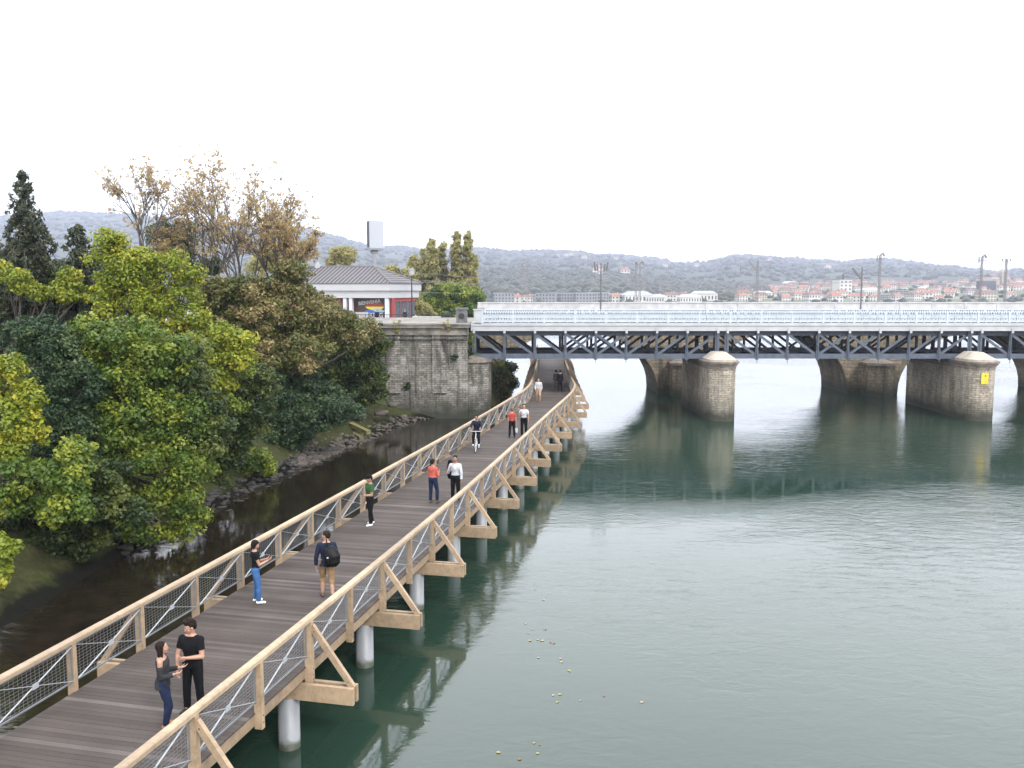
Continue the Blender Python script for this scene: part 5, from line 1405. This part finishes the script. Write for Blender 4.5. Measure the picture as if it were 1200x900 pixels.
def person(label, loc, yaw, h=1.75, sex='m', legs=None, arms=None, lean=0, head=(0, 0), top=None, bottom=None, shoes=None, hair='short', hairmat=None,
           skin=None, detail=2, sleeve=.5, cuff=1.0, top_bottom=.5, group=None, hunch=0, open_shoulder=False, hat=None, seat_z=None):
    """local frame: facing +Y, right hand at +X. legs: [(thigh dir), (shin dir)] for left, right; arms: [(upper dir),(fore dir),curl] for left, right.
    detail 2 near, 1 middle, 0 far"""
    vx = {2: .0068, 1: .010, 0: .016}[detail]
    root = empty('person', (loc[0], loc[1], loc[2]), yaw, label, 'person', group)
    skin = skin or SKIN; f = sex == 'f'
    hw_sh = (.088 if f else .102) * h; hw_hip = (.088 if f else .085) * h; hip_z = .52 * h
    Rl = Matrix.Rotation(R(-lean), 3, 'X')                       # lean forward = towards +Y
    legs = legs or [((-.05, .02, -1), (-.02, -.05, -1)), ((.05, .02, -1), (.02, -.05, -1))]
    LT, LS = .245 * h, .235 * h
    J = {}
    low = 0
    for i, sx in enumerate((-1, 1)):
        hp = V3(sx * .05 * h, 0, 0); t = Vector(legs[i][0]).normalized(); s_ = Vector(legs[i][1]).normalized()
        k = hp + t * LT; a = k + s_ * LS; J['hip', i] = hp; J['knee', i] = k; J['ankle', i] = a; low = min(low, a.z)
    pel_z = -low + .042 * h if seat_z is None else seat_z
    off = V3(0, 0, pel_z)
    if seat_z is None:                                          # keep the feet centred on the base
        mx = (J['ankle', 0] + J['ankle', 1]) / 2; off.x = -mx.x * .6; off.y = -mx.y * .6
    for k in list(J): J[k] = J[k] + off
    P0 = off.copy()
    def sp(z, y=0, x=0): return P0 + Rl @ V3(x * h, y * h, z * h)    # along the spine from the pelvis
    I3 = Matrix.Identity(3)
    tz = [(-.045, .062, .05, 0), (.0, .092 if not f else .096, .062, 0), (.05, .083 if not f else .085, .056, .004), (.105, .072 if not f else .064, .05, .008), (.17, .084 if not f else .073, .057, .01),
          (.225, .1 if not f else .085, .062, .006), (.27, .098 if not f else .085, .052, .0), (.3, .06, .04, -.004), (.318, .034, .034, -.002)]
    def torso(S, k=0.0, lo=-.045, hi=.318):
        rings = [(sp(z, y - hunch * max(0, z - .15)), a * h + k, b_ * h + k, Rl) for z, a, b_, y in tz if lo - 1e-6 <= z <= hi + 1e-6]
        S.loft(rings)
    B = Solid(); torso(B)
    # neck and head
    nb = sp(.31, -.002 + hunch * -.1); Hc_ = sp(.395, .012)
    yawH, pitH = head
    Mh = Rl @ Matrix.Rotation(R(yawH), 3, 'Z') @ Matrix.Rotation(R(pitH), 3, 'X')
    B.cap(nb, Hc_ + Mh @ V3(0, -.012 * h, -.03 * h), .034 * h * (.88 if f else 1), .031 * h * (.88 if f else 1))
    hr = h * .066
    def hp_(x, y, z): return Hc_ + Mh @ V3(x * hr, y * hr, z * hr)
    B.ell(hp_(0, -.08, .2), (.72 * hr, .9 * hr, .86 * hr), Mh, 14, 10)
    B.ell(hp_(0, .12, -.28), (.58 * hr, .7 * hr, .72 * hr), Mh, 12, 8)
    B.ell(hp_(0, .42, -.78), (.3 * hr, .3 * hr, .22 * hr), Mh, 10, 6)
    if detail >= 1:
        B.cap(hp_(0, .78, .05), hp_(0, .9, -.25), .07 * hr, .12 * hr, 8)
        for sx in (-1, 1):
            B.ell(hp_(sx * .7, -.05, -.1), (.09 * hr, .2 * hr, .28 * hr), Mh, 8, 6)
            B.cap(hp_(sx * .13, .78, .22), hp_(sx * .5, .66, .2), .08 * hr, .07 * hr, 6)
            B.ell(hp_(sx * .4, .5, -.25), (.2 * hr, .2 * hr, .18 * hr), Mh, 8, 6)
    # arms
    arms = arms or [((-.12, -.02, -1), (-.05, .2, -1), .4), ((.12, -.02, -1), (.05, .2, -1), .4)]
    LU, LF_ = .172 * h, .15 * h; hs_ = .92 if f else 1.05
    for i, sx in enumerate((-1, 1)):
        sh = sp(.262, -hunch * .12, 0) + Rl @ V3(sx * hw_sh, 0, 0); u = Vector(arms[i][0]).normalized(); fo = Vector(arms[i][1]).normalized()
        el = sh + u * LU; wr = el + fo * LF_; J['sh', i] = sh; J['el', i] = el; J['wr', i] = wr
        B.cap(sp(.285, 0, 0), sh, .03 * h, .034 * h * hs_); B.cap(sh, sh + u * LU * .5, .034 * h * hs_, .0285 * h * hs_); B.cap(sh + u * LU * .5, el, .0285 * h * hs_, .0235 * h * hs_)
        B.cap(el, el + fo * LF_ * .35, .0235 * h * hs_, .0235 * h * hs_); B.cap(el + fo * LF_ * .35, wr, .0235 * h * hs_, .0155 * h * hs_)
        # hand: palm, four fingers, thumb
        curl = arms[i][2]; pn = arms[i][3] if len(arms[i]) > 3 else V3(-sx, 0, 0)     # palm normal
        pn = Vector(pn); pn = (pn - fo * pn.dot(fo)); pn = pn.normalized() if pn.length > .05 else fo.orthogonal().normalized()
        sd = fo.cross(pn).normalized()
        if sd.dot(Vector((0, 1, 0))) < 0: sd = -sd                                    # thumb side towards the front
        pc = wr + fo * .028 * h
        Mp = Matrix((sd, pn, fo)).transposed()
        B.ell(pc, (.023 * h, .0105 * h, .032 * h), Mp, 10, 8)
        J['palm', i] = pc + fo * .02 * h + pn * .02 * h
        if detail >= 1:
            for k, (o_, Lf) in enumerate(((.0175, .04), (.006, .046), (-.006, .043), (-.0168, .034))):
                a = pc + sd * (o_ * h) + fo * (.024 * h); d1 = (fo * math.cos(curl * .8) + pn * math.sin(curl * .8) + sd * o_ * 4).normalized()
                d2 = (fo * math.cos(curl * 1.9) + pn * math.sin(curl * 1.9)).normalized(); b2 = a + d1 * Lf * h * .5; c2 = b2 + d2 * Lf * h * .5
                B.cap(a, b2, .0052 * h, .0049 * h, 8); B.cap(b2, c2, .0049 * h, .0042 * h, 8)
            a = pc + sd * .014 * h - fo * .012 * h; b2 = a + (sd * .75 + fo * .6 + pn * .3).normalized() * .026 * h; c2 = b2 + (sd * .25 + fo * .9 + pn * (.3 + curl * .4)).normalized() * .02 * h
            B.cap(a, b2, .0068 * h, .0056 * h, 8); B.cap(b2, c2, .0056 * h, .0046 * h, 8)
        J['pn', i] = pn; J['fo', i] = fo
    # legs and feet
    kk = 1.0 if not f else .96
    for i, sx in enumerate((-1, 1)):
        hp, kn, an = J['hip', i], J['knee', i], J['ankle', i]
        B.cap(hp + V3(0, 0, .02 * h), hp.lerp(kn, .5), .052 * h * kk, .044 * h * kk); B.cap(hp.lerp(kn, .5), kn, .044 * h * kk, .033 * h * kk)
        B.cap(kn, kn.lerp(an, .35) + V3(0, -.006 * h, 0), .032 * h * kk, .034 * h * kk); B.cap(kn.lerp(an, .35) + V3(0, -.006 * h, 0), an, .034 * h * kk, .0205 * h * kk)
        B.cap(an + V3(0, -.01 * h, -.012 * h), an + V3(sx * .008 * h, .085 * h, -.026 * h), .022 * h, .014 * h)
    body = link('body', remesh(B.v, B.f, 'body', skin, vx, 2), root)
    # clothing
    if bottom:
        T = Solid(); torso(T, .012, -.045, .05)
        g = .012
        for i in range(2):
            hp, kn, an = J['hip', i], J['knee', i], J['ankle', i]
            T.cap(hp + V3(0, 0, .02 * h), hp.lerp(kn, .5), .054 * h * kk + g, .046 * h * kk + g); 
            if cuff > .55:
                T.cap(hp.lerp(kn, .5), kn, .046 * h * kk + g, .035 * h * kk + g * 1.2)
                e = kn.lerp(an, (cuff - .5) * 2)
                T.cap(kn, e, .036 * h * kk + g * 1.2, .029 * h * kk + g * 1.0, round1=False)
            else: T.cap(hp.lerp(kn, .5), kn.lerp(an, .05), .046 * h * kk + g, .042 * h * kk + g * 1.4, round1=False)
        link('trousers', remesh(T.v, T.f, 'trousers', bottom, max(vx * 1.4, .01), 2, .018), root)
    if top:
        T = Solid(); torso(T, .017, 0.0 if top_bottom < .3 else .05, .3 if not open_shoulder else .27)
        if top_bottom < .3:
            T.loft([(sp(-top_bottom * .4, 0), .097 * h + .02, .07 * h + .02, Rl), (sp(.05, 0), .087 * h + .02, .06 * h + .02, Rl)])
        for i in range(2):
            sh, el, wr = J['sh', i], J['el', i], J['wr', i]
            if open_shoulder and i == 1: pass
            else: T.cap(sp(.275, 0, 0), sh, .033 * h + .008, .034 * h * hs_ + .008)
            s0 = sh if not (open_shoulder and i == 1) else sh.lerp(el, .42)
            if sleeve <= 1.0: T.cap(s0, sh.lerp(el, sleeve), .034 * h * hs_ + .009, .03 * h * hs_ + .014, round1=False)
            else:
                T.cap(s0, el, .034 * h * hs_ + .009, .0255 * h * hs_ + .012); T.cap(el, el.lerp(wr, sleeve - 1), .0265 * h * hs_ + .014, .02 * h * hs_ + .013, round1=False)
        link('shirt', remesh(T.v, T.f, 'shirt', top, max(vx * 1.4, .01), 2, .022), root)
    if shoes:
        for i, sx in enumerate((-1, 1)):
            T = Solid()
            an = J['ankle', i]; a = an + V3(0, -.018 * h, -.02 * h); b2 = an + V3(sx * .012 * h, .09 * h, -.026 * h)
            T.cap(a, b2, .026 * h, .0195 * h); T.cap(an + V3(0, -.006 * h, .008 * h), a + V3(0, .01 * h, 0), .028 * h, .028 * h)
            T.cap(a + V3(0, 0, -.006 * h), b2 + V3(0, -.01 * h, -.002 * h), .0185 * h, .0165 * h)
            link('shoe', remesh(T.v, T.f, 'shoe', shoes, max(vx * 1.2, .009), 2), root)
    # hair
    hm = hairmat or HAIRB; T = Solid()
    T.ell(hp_(0, -.22, .38), (.79 * hr, .92 * hr, .82 * hr), Mh, 14, 10)
    T.ell(hp_(0, -.5, .02), (.68 * hr, .58 * hr, .74 * hr), Mh, 12, 8)
    if hair == 'quiff':
        for a_, b2, c2, r_ in ((0, .45, 1.05, .38), (-.35, .3, 1.0, .36), (.35, .3, 1.05, .36), (0, -.1, 1.2, .42), (-.3, .6, .82, .22), (.3, -.4, 1.0, .4), (-.3, -.4, 1.0, .4)): T.ell(hp_(a_, b2, c2), (r_ * hr,) * 3, Mh, 10, 8)
    elif hair == 'long':
        for sx in (-1, 0, 1): T.cap(hp_(sx * .42, -.42, .2), hp_(sx * .5, -.62 - .1 * (sx == 0), -2.1), .42 * hr, .26 * hr)
        for sx in (-1, 1): T.cap(hp_(sx * .66, .1, .3), hp_(sx * .74, -.1, -1.3), .2 * hr, .16 * hr)
    elif hair == 'bob':
        for sx in (-1, 0, 1): T.cap(hp_(sx * .4, -.4, .2), hp_(sx * .42, -.48, -.85), .42 * hr, .26 * hr)
        for sx in (-1, 1): T.cap(hp_(sx * .66, .0, .3), hp_(sx * .7, -.05, -.75), .2 * hr, .17 * hr)
    elif hair == 'tail':
        T.ell(hp_(0, -1.1, .35), (.3 * hr,) * 3, Mh, 10, 8); T.cap(hp_(0, -1.15, .3), hp_(0, -1.25, -1.2), .24 * hr, .12 * hr)
    elif hair == 'bun': T.ell(hp_(0, -.75, 1.0), (.38 * hr,) * 3, Mh, 10, 8)
    link('hair', remesh(T.v, T.f, 'hair', hm, max(vx, .0085), 1, .012), root)
    if hat:
        T = Solid(); T.ell(hp_(0, -.1, .55), (.84 * hr, .98 * hr, .72 * hr), Mh, 14, 10); T.cap(hp_(0, .6, .45), hp_(0, 1.35, .3), .3 * hr, .16 * hr)
        link('cap', remesh(T.v, T.f, 'cap', hat, max(vx, .0085), 1), root)
    if detail >= 1:
        for sx in (-1, 1):
            g = MB(); S = Solid(); S.ell((0, 0, 0), (.115 * hr, .06 * hr, .075 * hr), None, 8, 6)
            me = bpy.data.meshes.new('eye'); me.from_pydata([tuple(Mh @ v) for v in S.v], [], S.f); me.materials.append(EYEW); e = link('eye', me, root); e.location = hp_(sx * .3, .79, .06)
            S = Solid(); S.ell((0, 0, 0), (.055 * hr, .03 * hr, .06 * hr), None, 8, 6)
            me = bpy.data.meshes.new('iris'); me.from_pydata([tuple(Mh @ v) for v in S.v], [], S.f); me.materials.append(IRIS); q = link('iris', me, e); q.location = Mh @ V3(0, .05 * hr, 0)
            S = Solid(); S.cap(hp_(sx * .15, .86, .3), hp_(sx * .46, .72, .29), .035 * hr, .03 * hr, 6)
            me = bpy.data.meshes.new('eyebrow'); me.from_pydata([tuple(v) for v in S.v], [], S.f); me.materials.append(hm); link('eyebrow', me, root)
        S = Solid(); S.cap(hp_(-.2, .76, -.52), hp_(.2, .76, -.52), .055 * hr, .055 * hr, 8)
        me = bpy.data.meshes.new('mouth'); me.from_pydata([tuple(v) for v in S.v], [], S.f); me.materials.append(LIP); link('mouth', me, root)
    root['_r'] = 1; del root['_r']
    Rz = Matrix.Rotation(yaw, 4, 'Z'); Wl = lambda v: Matrix.Translation(Vector(loc)) @ (Rz @ Vector(v).to_4d()).to_3d() if False else (Rz @ Vector(v)) + Vector(loc)
    return root, J, Wl, (hp_, sp)
def on_deck(px, py): 
    p = on_z(px, py, ZD); return (p.x, p.y, ZD + .002)
BLK = cloth('black_cloth', (.005, .0055, .007)); JEAN = cloth('dark_denim', (.012, .019, .048)); JEANB = cloth('blue_denim', (.045, .115, .27)); GREY = cloth('charcoal_knit', (.028, .03, .032))
NAVY = cloth('navy_knit', (.013, .018, .038)); KHAKI = cloth('khaki_cotton', (.24, .155, .085)); GREEN = cloth('green_cotton', (.03, .085, .03)); CORAL = cloth('coral_cotton', (.5, .12, .085)); WHITEC = cloth('white_cotton', (.46, .47, .5))
ORANGE = cloth('orange_cotton', (.52, .2, .08)); RUST = cloth('red_cotton', (.42, .06, .05)); DARKC = cloth('dark_grey_cloth', (.035, .035, .035)); TANS = cloth('tan_suede', (.32, .17, .1), .7)
WSHOE = plain('white_sneaker', (.78, .78, .77), .5); BSHOE = plain('black_shoe', (.013, .013, .014), .4); SOLE = plain('brown_shoe', (.12, .06, .035), .5)
pi = math.pi
# yaw: 0 faces away (+Y); pi faces the camera; +pi/2 faces left; -pi/2 faces right
person('man in black t-shirt and black trousers holding his elbow, talking to the woman in grey', on_deck(228, 833), R(168), 1.86, 'm',
       legs=[((-.07, .02, -1), (-.03, -.06, -1)), ((.09, .04, -1), (.05, -.06, -1))],
       arms=[((-.22, .22, -1), (.84, .5, .02), .5, (0, -1, 0)), ((.2, .22, -1), (-.2, .42, -1), .5, (-1, 0, .1))],
       head=(-38, -14), top=BLK, bottom=BLK, shoes=BSHOE, hair='quiff', sleeve=.6, lean=2)
person('woman in off-shoulder charcoal jumper and dark jeans gesturing to the man in black', on_deck(194, 852), R(-80), 1.68, 'f',
       legs=[((-.06, .14, -1), (-.03, -.1, -1)), ((.06, .32, -1), (.02, -.2, -1))],
       arms=[((-.1, .12, -1), (.1, 1, .18), .35, (0, 0, 1)), ((.1, .0, -1), (-.05, 1, .22), .4, (0, 0, 1))],
       head=(4, 6), top=GREY, bottom=JEAN, shoes=TANS, hair='long', sleeve=1.9, top_bottom=.12, open_shoulder=True)
pr, J, W, _ = person('woman in black t-shirt, blue jeans and white sneakers looking at her phone', on_deck(301, 706), R(-70), 1.68, 'f',
       legs=[((-.04, .1, -1), (-.02, -.12, -1)), ((.05, .16, -1), (.03, -.02, -1))],
       arms=[((-.05, .35, -1), (.35, 1, .35), .8, (.4, -.3, .6)), ((.05, .35, -1), (-.35, 1, .35), .8, (-.4, -.3, .6))],
       head=(0, -24), top=BLK, bottom=JEANB, shoes=WSHOE, hair='bob', hairmat=HAIRK, sleeve=.45)
def held(name, label, cat, at_, size, rz, mat, rx=0):
    g = MB(); g.box((0, 0, 0), size); s_ = g.build(name, mat); s_.location = at_; s_.rotation_euler = (rx, 0, rz); tag(s_, label, cat); return s_
pm_ = (W(J['palm', 0]) + W(J['palm', 1])) / 2
def phone(at_, rz, label):
    g = MB(); g.box((0, 0, 0), (.074, .009, .15)); o = g.build('phone', M['black']); o.location = at_; o.rotation_euler = (R(-35), 0, rz); tag(o, label, 'phone')
    g = MB(); g.box((0, -.0055, 0), (.066, .002, .138)); g.build('screen', plain('phone_glass', (.03, .035, .045), .1), o)
phone(pm_ + Vector((0, 0, .02)), R(-70), 'phone held in both hands by the woman in blue jeans')
pk = on_deck(384, 700)
pr, J, W, (hp_, sp) = person('man in navy jumper and khaki trousers walking away with a black backpack', pk, R(14), 1.82, 'm',
       legs=[((-.05, .3, -1), (-.02, -.14, -1)), ((.06, -.2, -1), (.03, -.42, -1))],
       arms=[((-.28, -.08, -1), (-.02, .16, -1), .5), ((.3, -.12, -1), (-.1, .4, -1), .5)],
       head=(50, -4), top=NAVY, bottom=KHAKI, shoes=SOLE, hair='short', sleeve=1.85, cuff=.72, top_bottom=.1, lean=4)
bp_ = empty('backpack', W(sp(.13, -.12, .06)), R(14), 'slouching black backpack hanging low off the shoulder of the man in navy', 'backpack')
S = Solid(); S.loft([(V3(.0, 0, -.3), .14, .1, Matrix.Identity(3)), (V3(.03, -.03, -.2), .2, .15, Matrix.Identity(3)), (V3(.03, -.03, 0), .21, .15, Matrix.Identity(3)), (V3(0, -.01, .16), .16, .1, Matrix.Identity(3)), (V3(-.01, 0, .25), .08, .06, Matrix.Identity(3))])
link('bag', remesh(S.v, S.f, 'bag', cloth('black_nylon', (.004, .004, .005), .5), .012, 3, .02), bp_)
S = Solid(); S.ell((-.06, -.15, -.06), (.09, .06, .12)); link('front_pocket', remesh(S.v, S.f, 'front_pocket', BLK, .012, 2), bp_)
g = MB(); g.tube([(-.08, .06, .2), (-.1, .03, .34), (-.11, .14, .40), (-.12, .27, .33), (-.1, .3, .15), (-.02, .2, -.15)], .016, 6); g.build('strap', BLK, bp_)
g = MB(); g.box((-.1, -.215, -.0), (.045, .01, .035)); g.build('white_badge', WHITEC, bp_)
pr, J, W, _ = person('man in green t-shirt, dark trousers and dark cap strolling by the left railing', on_deck(435, 615), R(125), 1.78, 'm',
       legs=[((-.04, .12, -1), (-.02, -.02, -1)), ((.05, -.1, -1), (.03, -.22, -1))],
       arms=[((-.08, .12, -1), (.2, .9, .05), .8, (0, 0, 1)), ((.12, .06, -1), (.0, .35, -1), .6)],
       head=(0, -16), top=GREEN, bottom=BLK, shoes=WSHOE, hair='short', hat=BLK, skin=SKIN2, sleeve=.6, detail=1)
phone(W(J['palm', 0]) + Vector((0, 0, .02)), R(125), 'phone in the hand of the man in green')
person('woman in coral top and dark jeans seen from behind with a black ponytail', on_deck(508, 589), R(-28), 1.72, 'f',
       legs=[((-.05, .05, -1), (-.02, -.05, -1)), ((.14, .2, -1), (.05, -.12, -1))],
       arms=[((-.14, .1, -1), (.1, .8, .3), .8), ((.2, .15, -1), (-.3, .8, .5), .8)], head=(-8, 0), top=CORAL, bottom=JEAN, shoes=SOLE, hair='tail', hairmat=HAIRK, sleeve=1.4, detail=1, skin=SKIN2)
pr, J, W, _ = person('man in white shirt and black trousers with a jacket slung over his shoulder', on_deck(534, 588), R(160), 1.83, 'm',
       legs=[((-.06, .04, -1), (-.02, -.03, -1)), ((.07, -.02, -1), (.03, -.05, -1))],
       arms=[((-.18, .0, -1), (-.05, .15, -1), .5), ((.3, .2, -1), (-.55, .5, .75), 1.0)], head=(20, -6), top=WHITEC, bottom=BLK, shoes=BSHOE, hair='short', hairmat=HAIRK, sleeve=1.8, detail=1, skin=SKIN2)
S = Solid(); S.chain([V3(0, .05, .18), V3(.05, -.06, .15), V3(.08, -.12, -.1), V3(.08, -.1, -.42)], [.06, .09, .13, .11])
jk = link('jacket', remesh(S.v, S.f, 'jacket', BLK, .014, 3, .05)); jk.location = W(J['sh', 1] + V3(.02, -.02, -.05)); jk.rotation_euler = (0, 0, R(160)); tag(jk, 'dark jacket hanging over the shoulder of the man in the white shirt', 'jacket')
# cyclist
cy = on_deck(559, 528); cz = R(173)
WM = plain('white_bicycle_paint', (.75, .76, .78), .35, 0, .03)
bk = empty('bicycle', cy, cz, 'white bicycle ridden by the man in dark clothes', 'bicycle')
for y, nm in ((.53, 'front_wheel'), (-.52, 'rear_wheel')):
    g = MB(); P = [(0, y + .325 * math.cos(t), .345 + .325 * math.sin(t)) for t in np.linspace(0, 2 * pi, 33)]; g.tube(P, .019, 6, cap=False); wv = g.build(nm, M['black'] if False else plain('tyre', (.02, .02, .02), .7), bk)
    g = MB(); P = [(0, y + .296 * math.cos(t), .345 + .296 * math.sin(t)) for t in np.linspace(0, 2 * pi, 33)]; g.tube(P, .013, 6, cap=False)
    for k in range(14):
        a = k * pi / 7; g.tube([(0, y, .345), (0, y + .29 * math.cos(a), .345 + .29 * math.sin(a))], .0025, 4)
    g.tube([(-.04, y, .345), (.04, y, .345)], .02, 8); g.build('rim', WM, wv)
g = MB(); BB = (0, -.06, .29); ST = (0, -.2, .84); HT = (0, .35, .88); HB = (0, .39, .7)
for a, b2, r_ in ((BB, ST, .017), (ST, HT, .016), (BB, HB, .02), (HT, HB, .02)): g.tube([a, b2], r_, 8)
for sx in (-.055, .055): g.tube([(sx * .3, -.2, .78), (sx, -.52, .345)], .009, 6); g.tube([(0, -.06, .29), (sx, -.52, .345)], .01, 6); g.tube([(sx * .3, .39, .7), (sx, .44, .6), (sx, .53, .345)], .012, 6)
g.build('frame', WM, bk)
g = MB(); g.tube([HT, (0, .34, 1.0), (0, .42, 1.04)], .014, 8); g.tube([(-.3, .34, 1.06), (-.16, .4, 1.05), (.16, .4, 1.05), (.3, .34, 1.06)], .013, 8); g.build('handlebar', WM, bk)
S = Solid(); S.cap((0, -.3, .96), (0, -.08, .965), .07, .03); link('saddle', remesh(S.v, S.f, 'saddle', BSHOE, .014, 1), bk); g = MB(); g.tube([ST, (0, -.22, .94)], .013, 6); g.build('seat_post', M['steel'], bk)
g = MB(); g.tube([(-.1, -.06, .29), (.1, -.06, .29)], .012, 6); g.tube([(.09, -.06, .29), (.09, .1, .24)], .012, 6); g.tube([(-.09, -.06, .29), (-.09, -.22, .34)], .012, 6); g.bx(.09, .19, .07, .14, .22, .245); g.bx(-.19, -.09, -.26, -.19, .33, .355); g.build('crank', M['steel'], bk)
person('man in dark clothes riding the white bicycle towards the camera', cy, cz, 1.76, 'm',
       legs=[((-.1, .72, -.62), (.03, -.45, -1)), ((.1, .74, -.5), (-.02, -.25, -1))],
       arms=[((-.3, .75, -.85), (-.02, .95, -.1), .9, (0, 0, -1)), ((.3, .75, -.85), (.02, .95, -.1), .9, (0, 0, -1))], lean=12, head=(0, 0), top=NAVY, bottom=BLK, shoes=WSHOE, hair='short', sleeve=1.8, detail=1, seat_z=1.03, skin=SKIN2)
pr, J, W, _ = person('woman in red top and black trousers seen from behind, carrying a white bag', on_deck(600, 513), R(5), 1.68, 'f',
       legs=[((-.08, .05, -1), (-.05, -.05, -1)), ((.08, .0, -1), (.05, -.1, -1))], arms=[((-.25, .0, -1), (.1, .2, -1), .6), ((.25, .0, -1), (.05, .1, -1), .8)], top=RUST, bottom=BLK, shoes=BSHOE, hair='bun', sleeve=.55, detail=0, hairmat=plain('hair_auburn', (.13, .06, .03), .5))
hb = empty('shopping_bag', W(J['palm', 1]) - Vector((-.02, 0, .3)), 0, 'small white shopping bag hanging from the hand of the woman in red', 'bag')
g = MB(); g.box((0, 0, 0), (.2, .1, .24)); g.build('pouch', WHITEC, hb); g = MB(); g.tube([(-.06, 0, .12), (-.05, 0, .27), (.05, 0, .27), (.06, 0, .12)], .006, 5); g.build('handle', WHITEC, hb)
person('man in white t-shirt with a hand raised to his face, facing the woman in red', on_deck(614, 511), R(175), 1.82, 'm',
       arms=[((-.2, .0, -1), (-.02, .15, -1), .5), ((.25, .35, -.9), (-.35, .45, .9), .8)], head=(15, 0), top=WHITEC, bottom=BLK, shoes=BSHOE, hair='short', hairmat=HAIRK, sleeve=.6, detail=0)
person('man in white shirt and beige shorts walking out from under the bridge', on_deck(631, 471), R(176), 1.78, 'm',
       legs=[((-.04, .2, -1), (-.02, .0, -1)), ((.05, -.15, -1), (.03, -.3, -1))], arms=[((-.2, -.1, -1), (.1, .3, -1), .5), ((.2, .1, -1), (-.1, .5, -1), .5)], top=WHITEC, bottom=cloth('beige_cotton', (.42, .3, .22)), shoes=BSHOE, hair='short', sleeve=1.6, cuff=.4, detail=0)
person('person in a grey coat walking away in the shade under the truss bridge', on_deck(651.5, 457.5), R(0), 1.7, 'f', top=DARKC, bottom=DARKC, shoes=BSHOE, hair='bob', sleeve=1.9, top_bottom=.1, detail=0)
person('person in black walking away in the shade beside the one in grey', on_deck(656.3, 459.5), R(8), 1.8, 'm', top=BLK, bottom=BLK, shoes=BSHOE, hair='short', sleeve=1.9, top_bottom=.1, detail=0)
pz = at(442, 378.3, 102.5)
person('distant person in dark clothes standing at the plaza railing before the mural', (pz.x, 102.5, plaza_z(102.5)), R(170), 1.7, 'm', top=NAVY, bottom=BLK, shoes=BSHOE, detail=0, sleeve=1.8)
pz = at(474.5, 378.3, 106)
person('distant person in a white top beside the cafe side windows', (pz.x, 106, plaza_z(106)), R(200), 1.75, 'm', top=NAVY, bottom=BLK, shoes=BSHOE, detail=0, sleeve=1.8)

# ------------------------------------------------------------------ the air: pale haze over the valley
HAZE = .00023
g = MB(); g.bx(-7500, 7500, -400, 6800, -2.8, 620)
hm, hnt, hb_ = newmat('valley_haze'); hnt.nodes.remove(hb_)
pv = N(hnt, 'ShaderNodeVolumePrincipled'); pv.inputs['Density'].default_value = HAZE; pv.inputs['Color'].default_value = (.52, .565, .7, 1); pv.inputs['Anisotropy'].default_value = .2
hnt.links.new(pv.outputs[0], hnt.nodes['Material Output'].inputs['Volume'])
hz = g.build('haze', hm); tag(hz, kind='stuff', label='pale haze in the valley air')
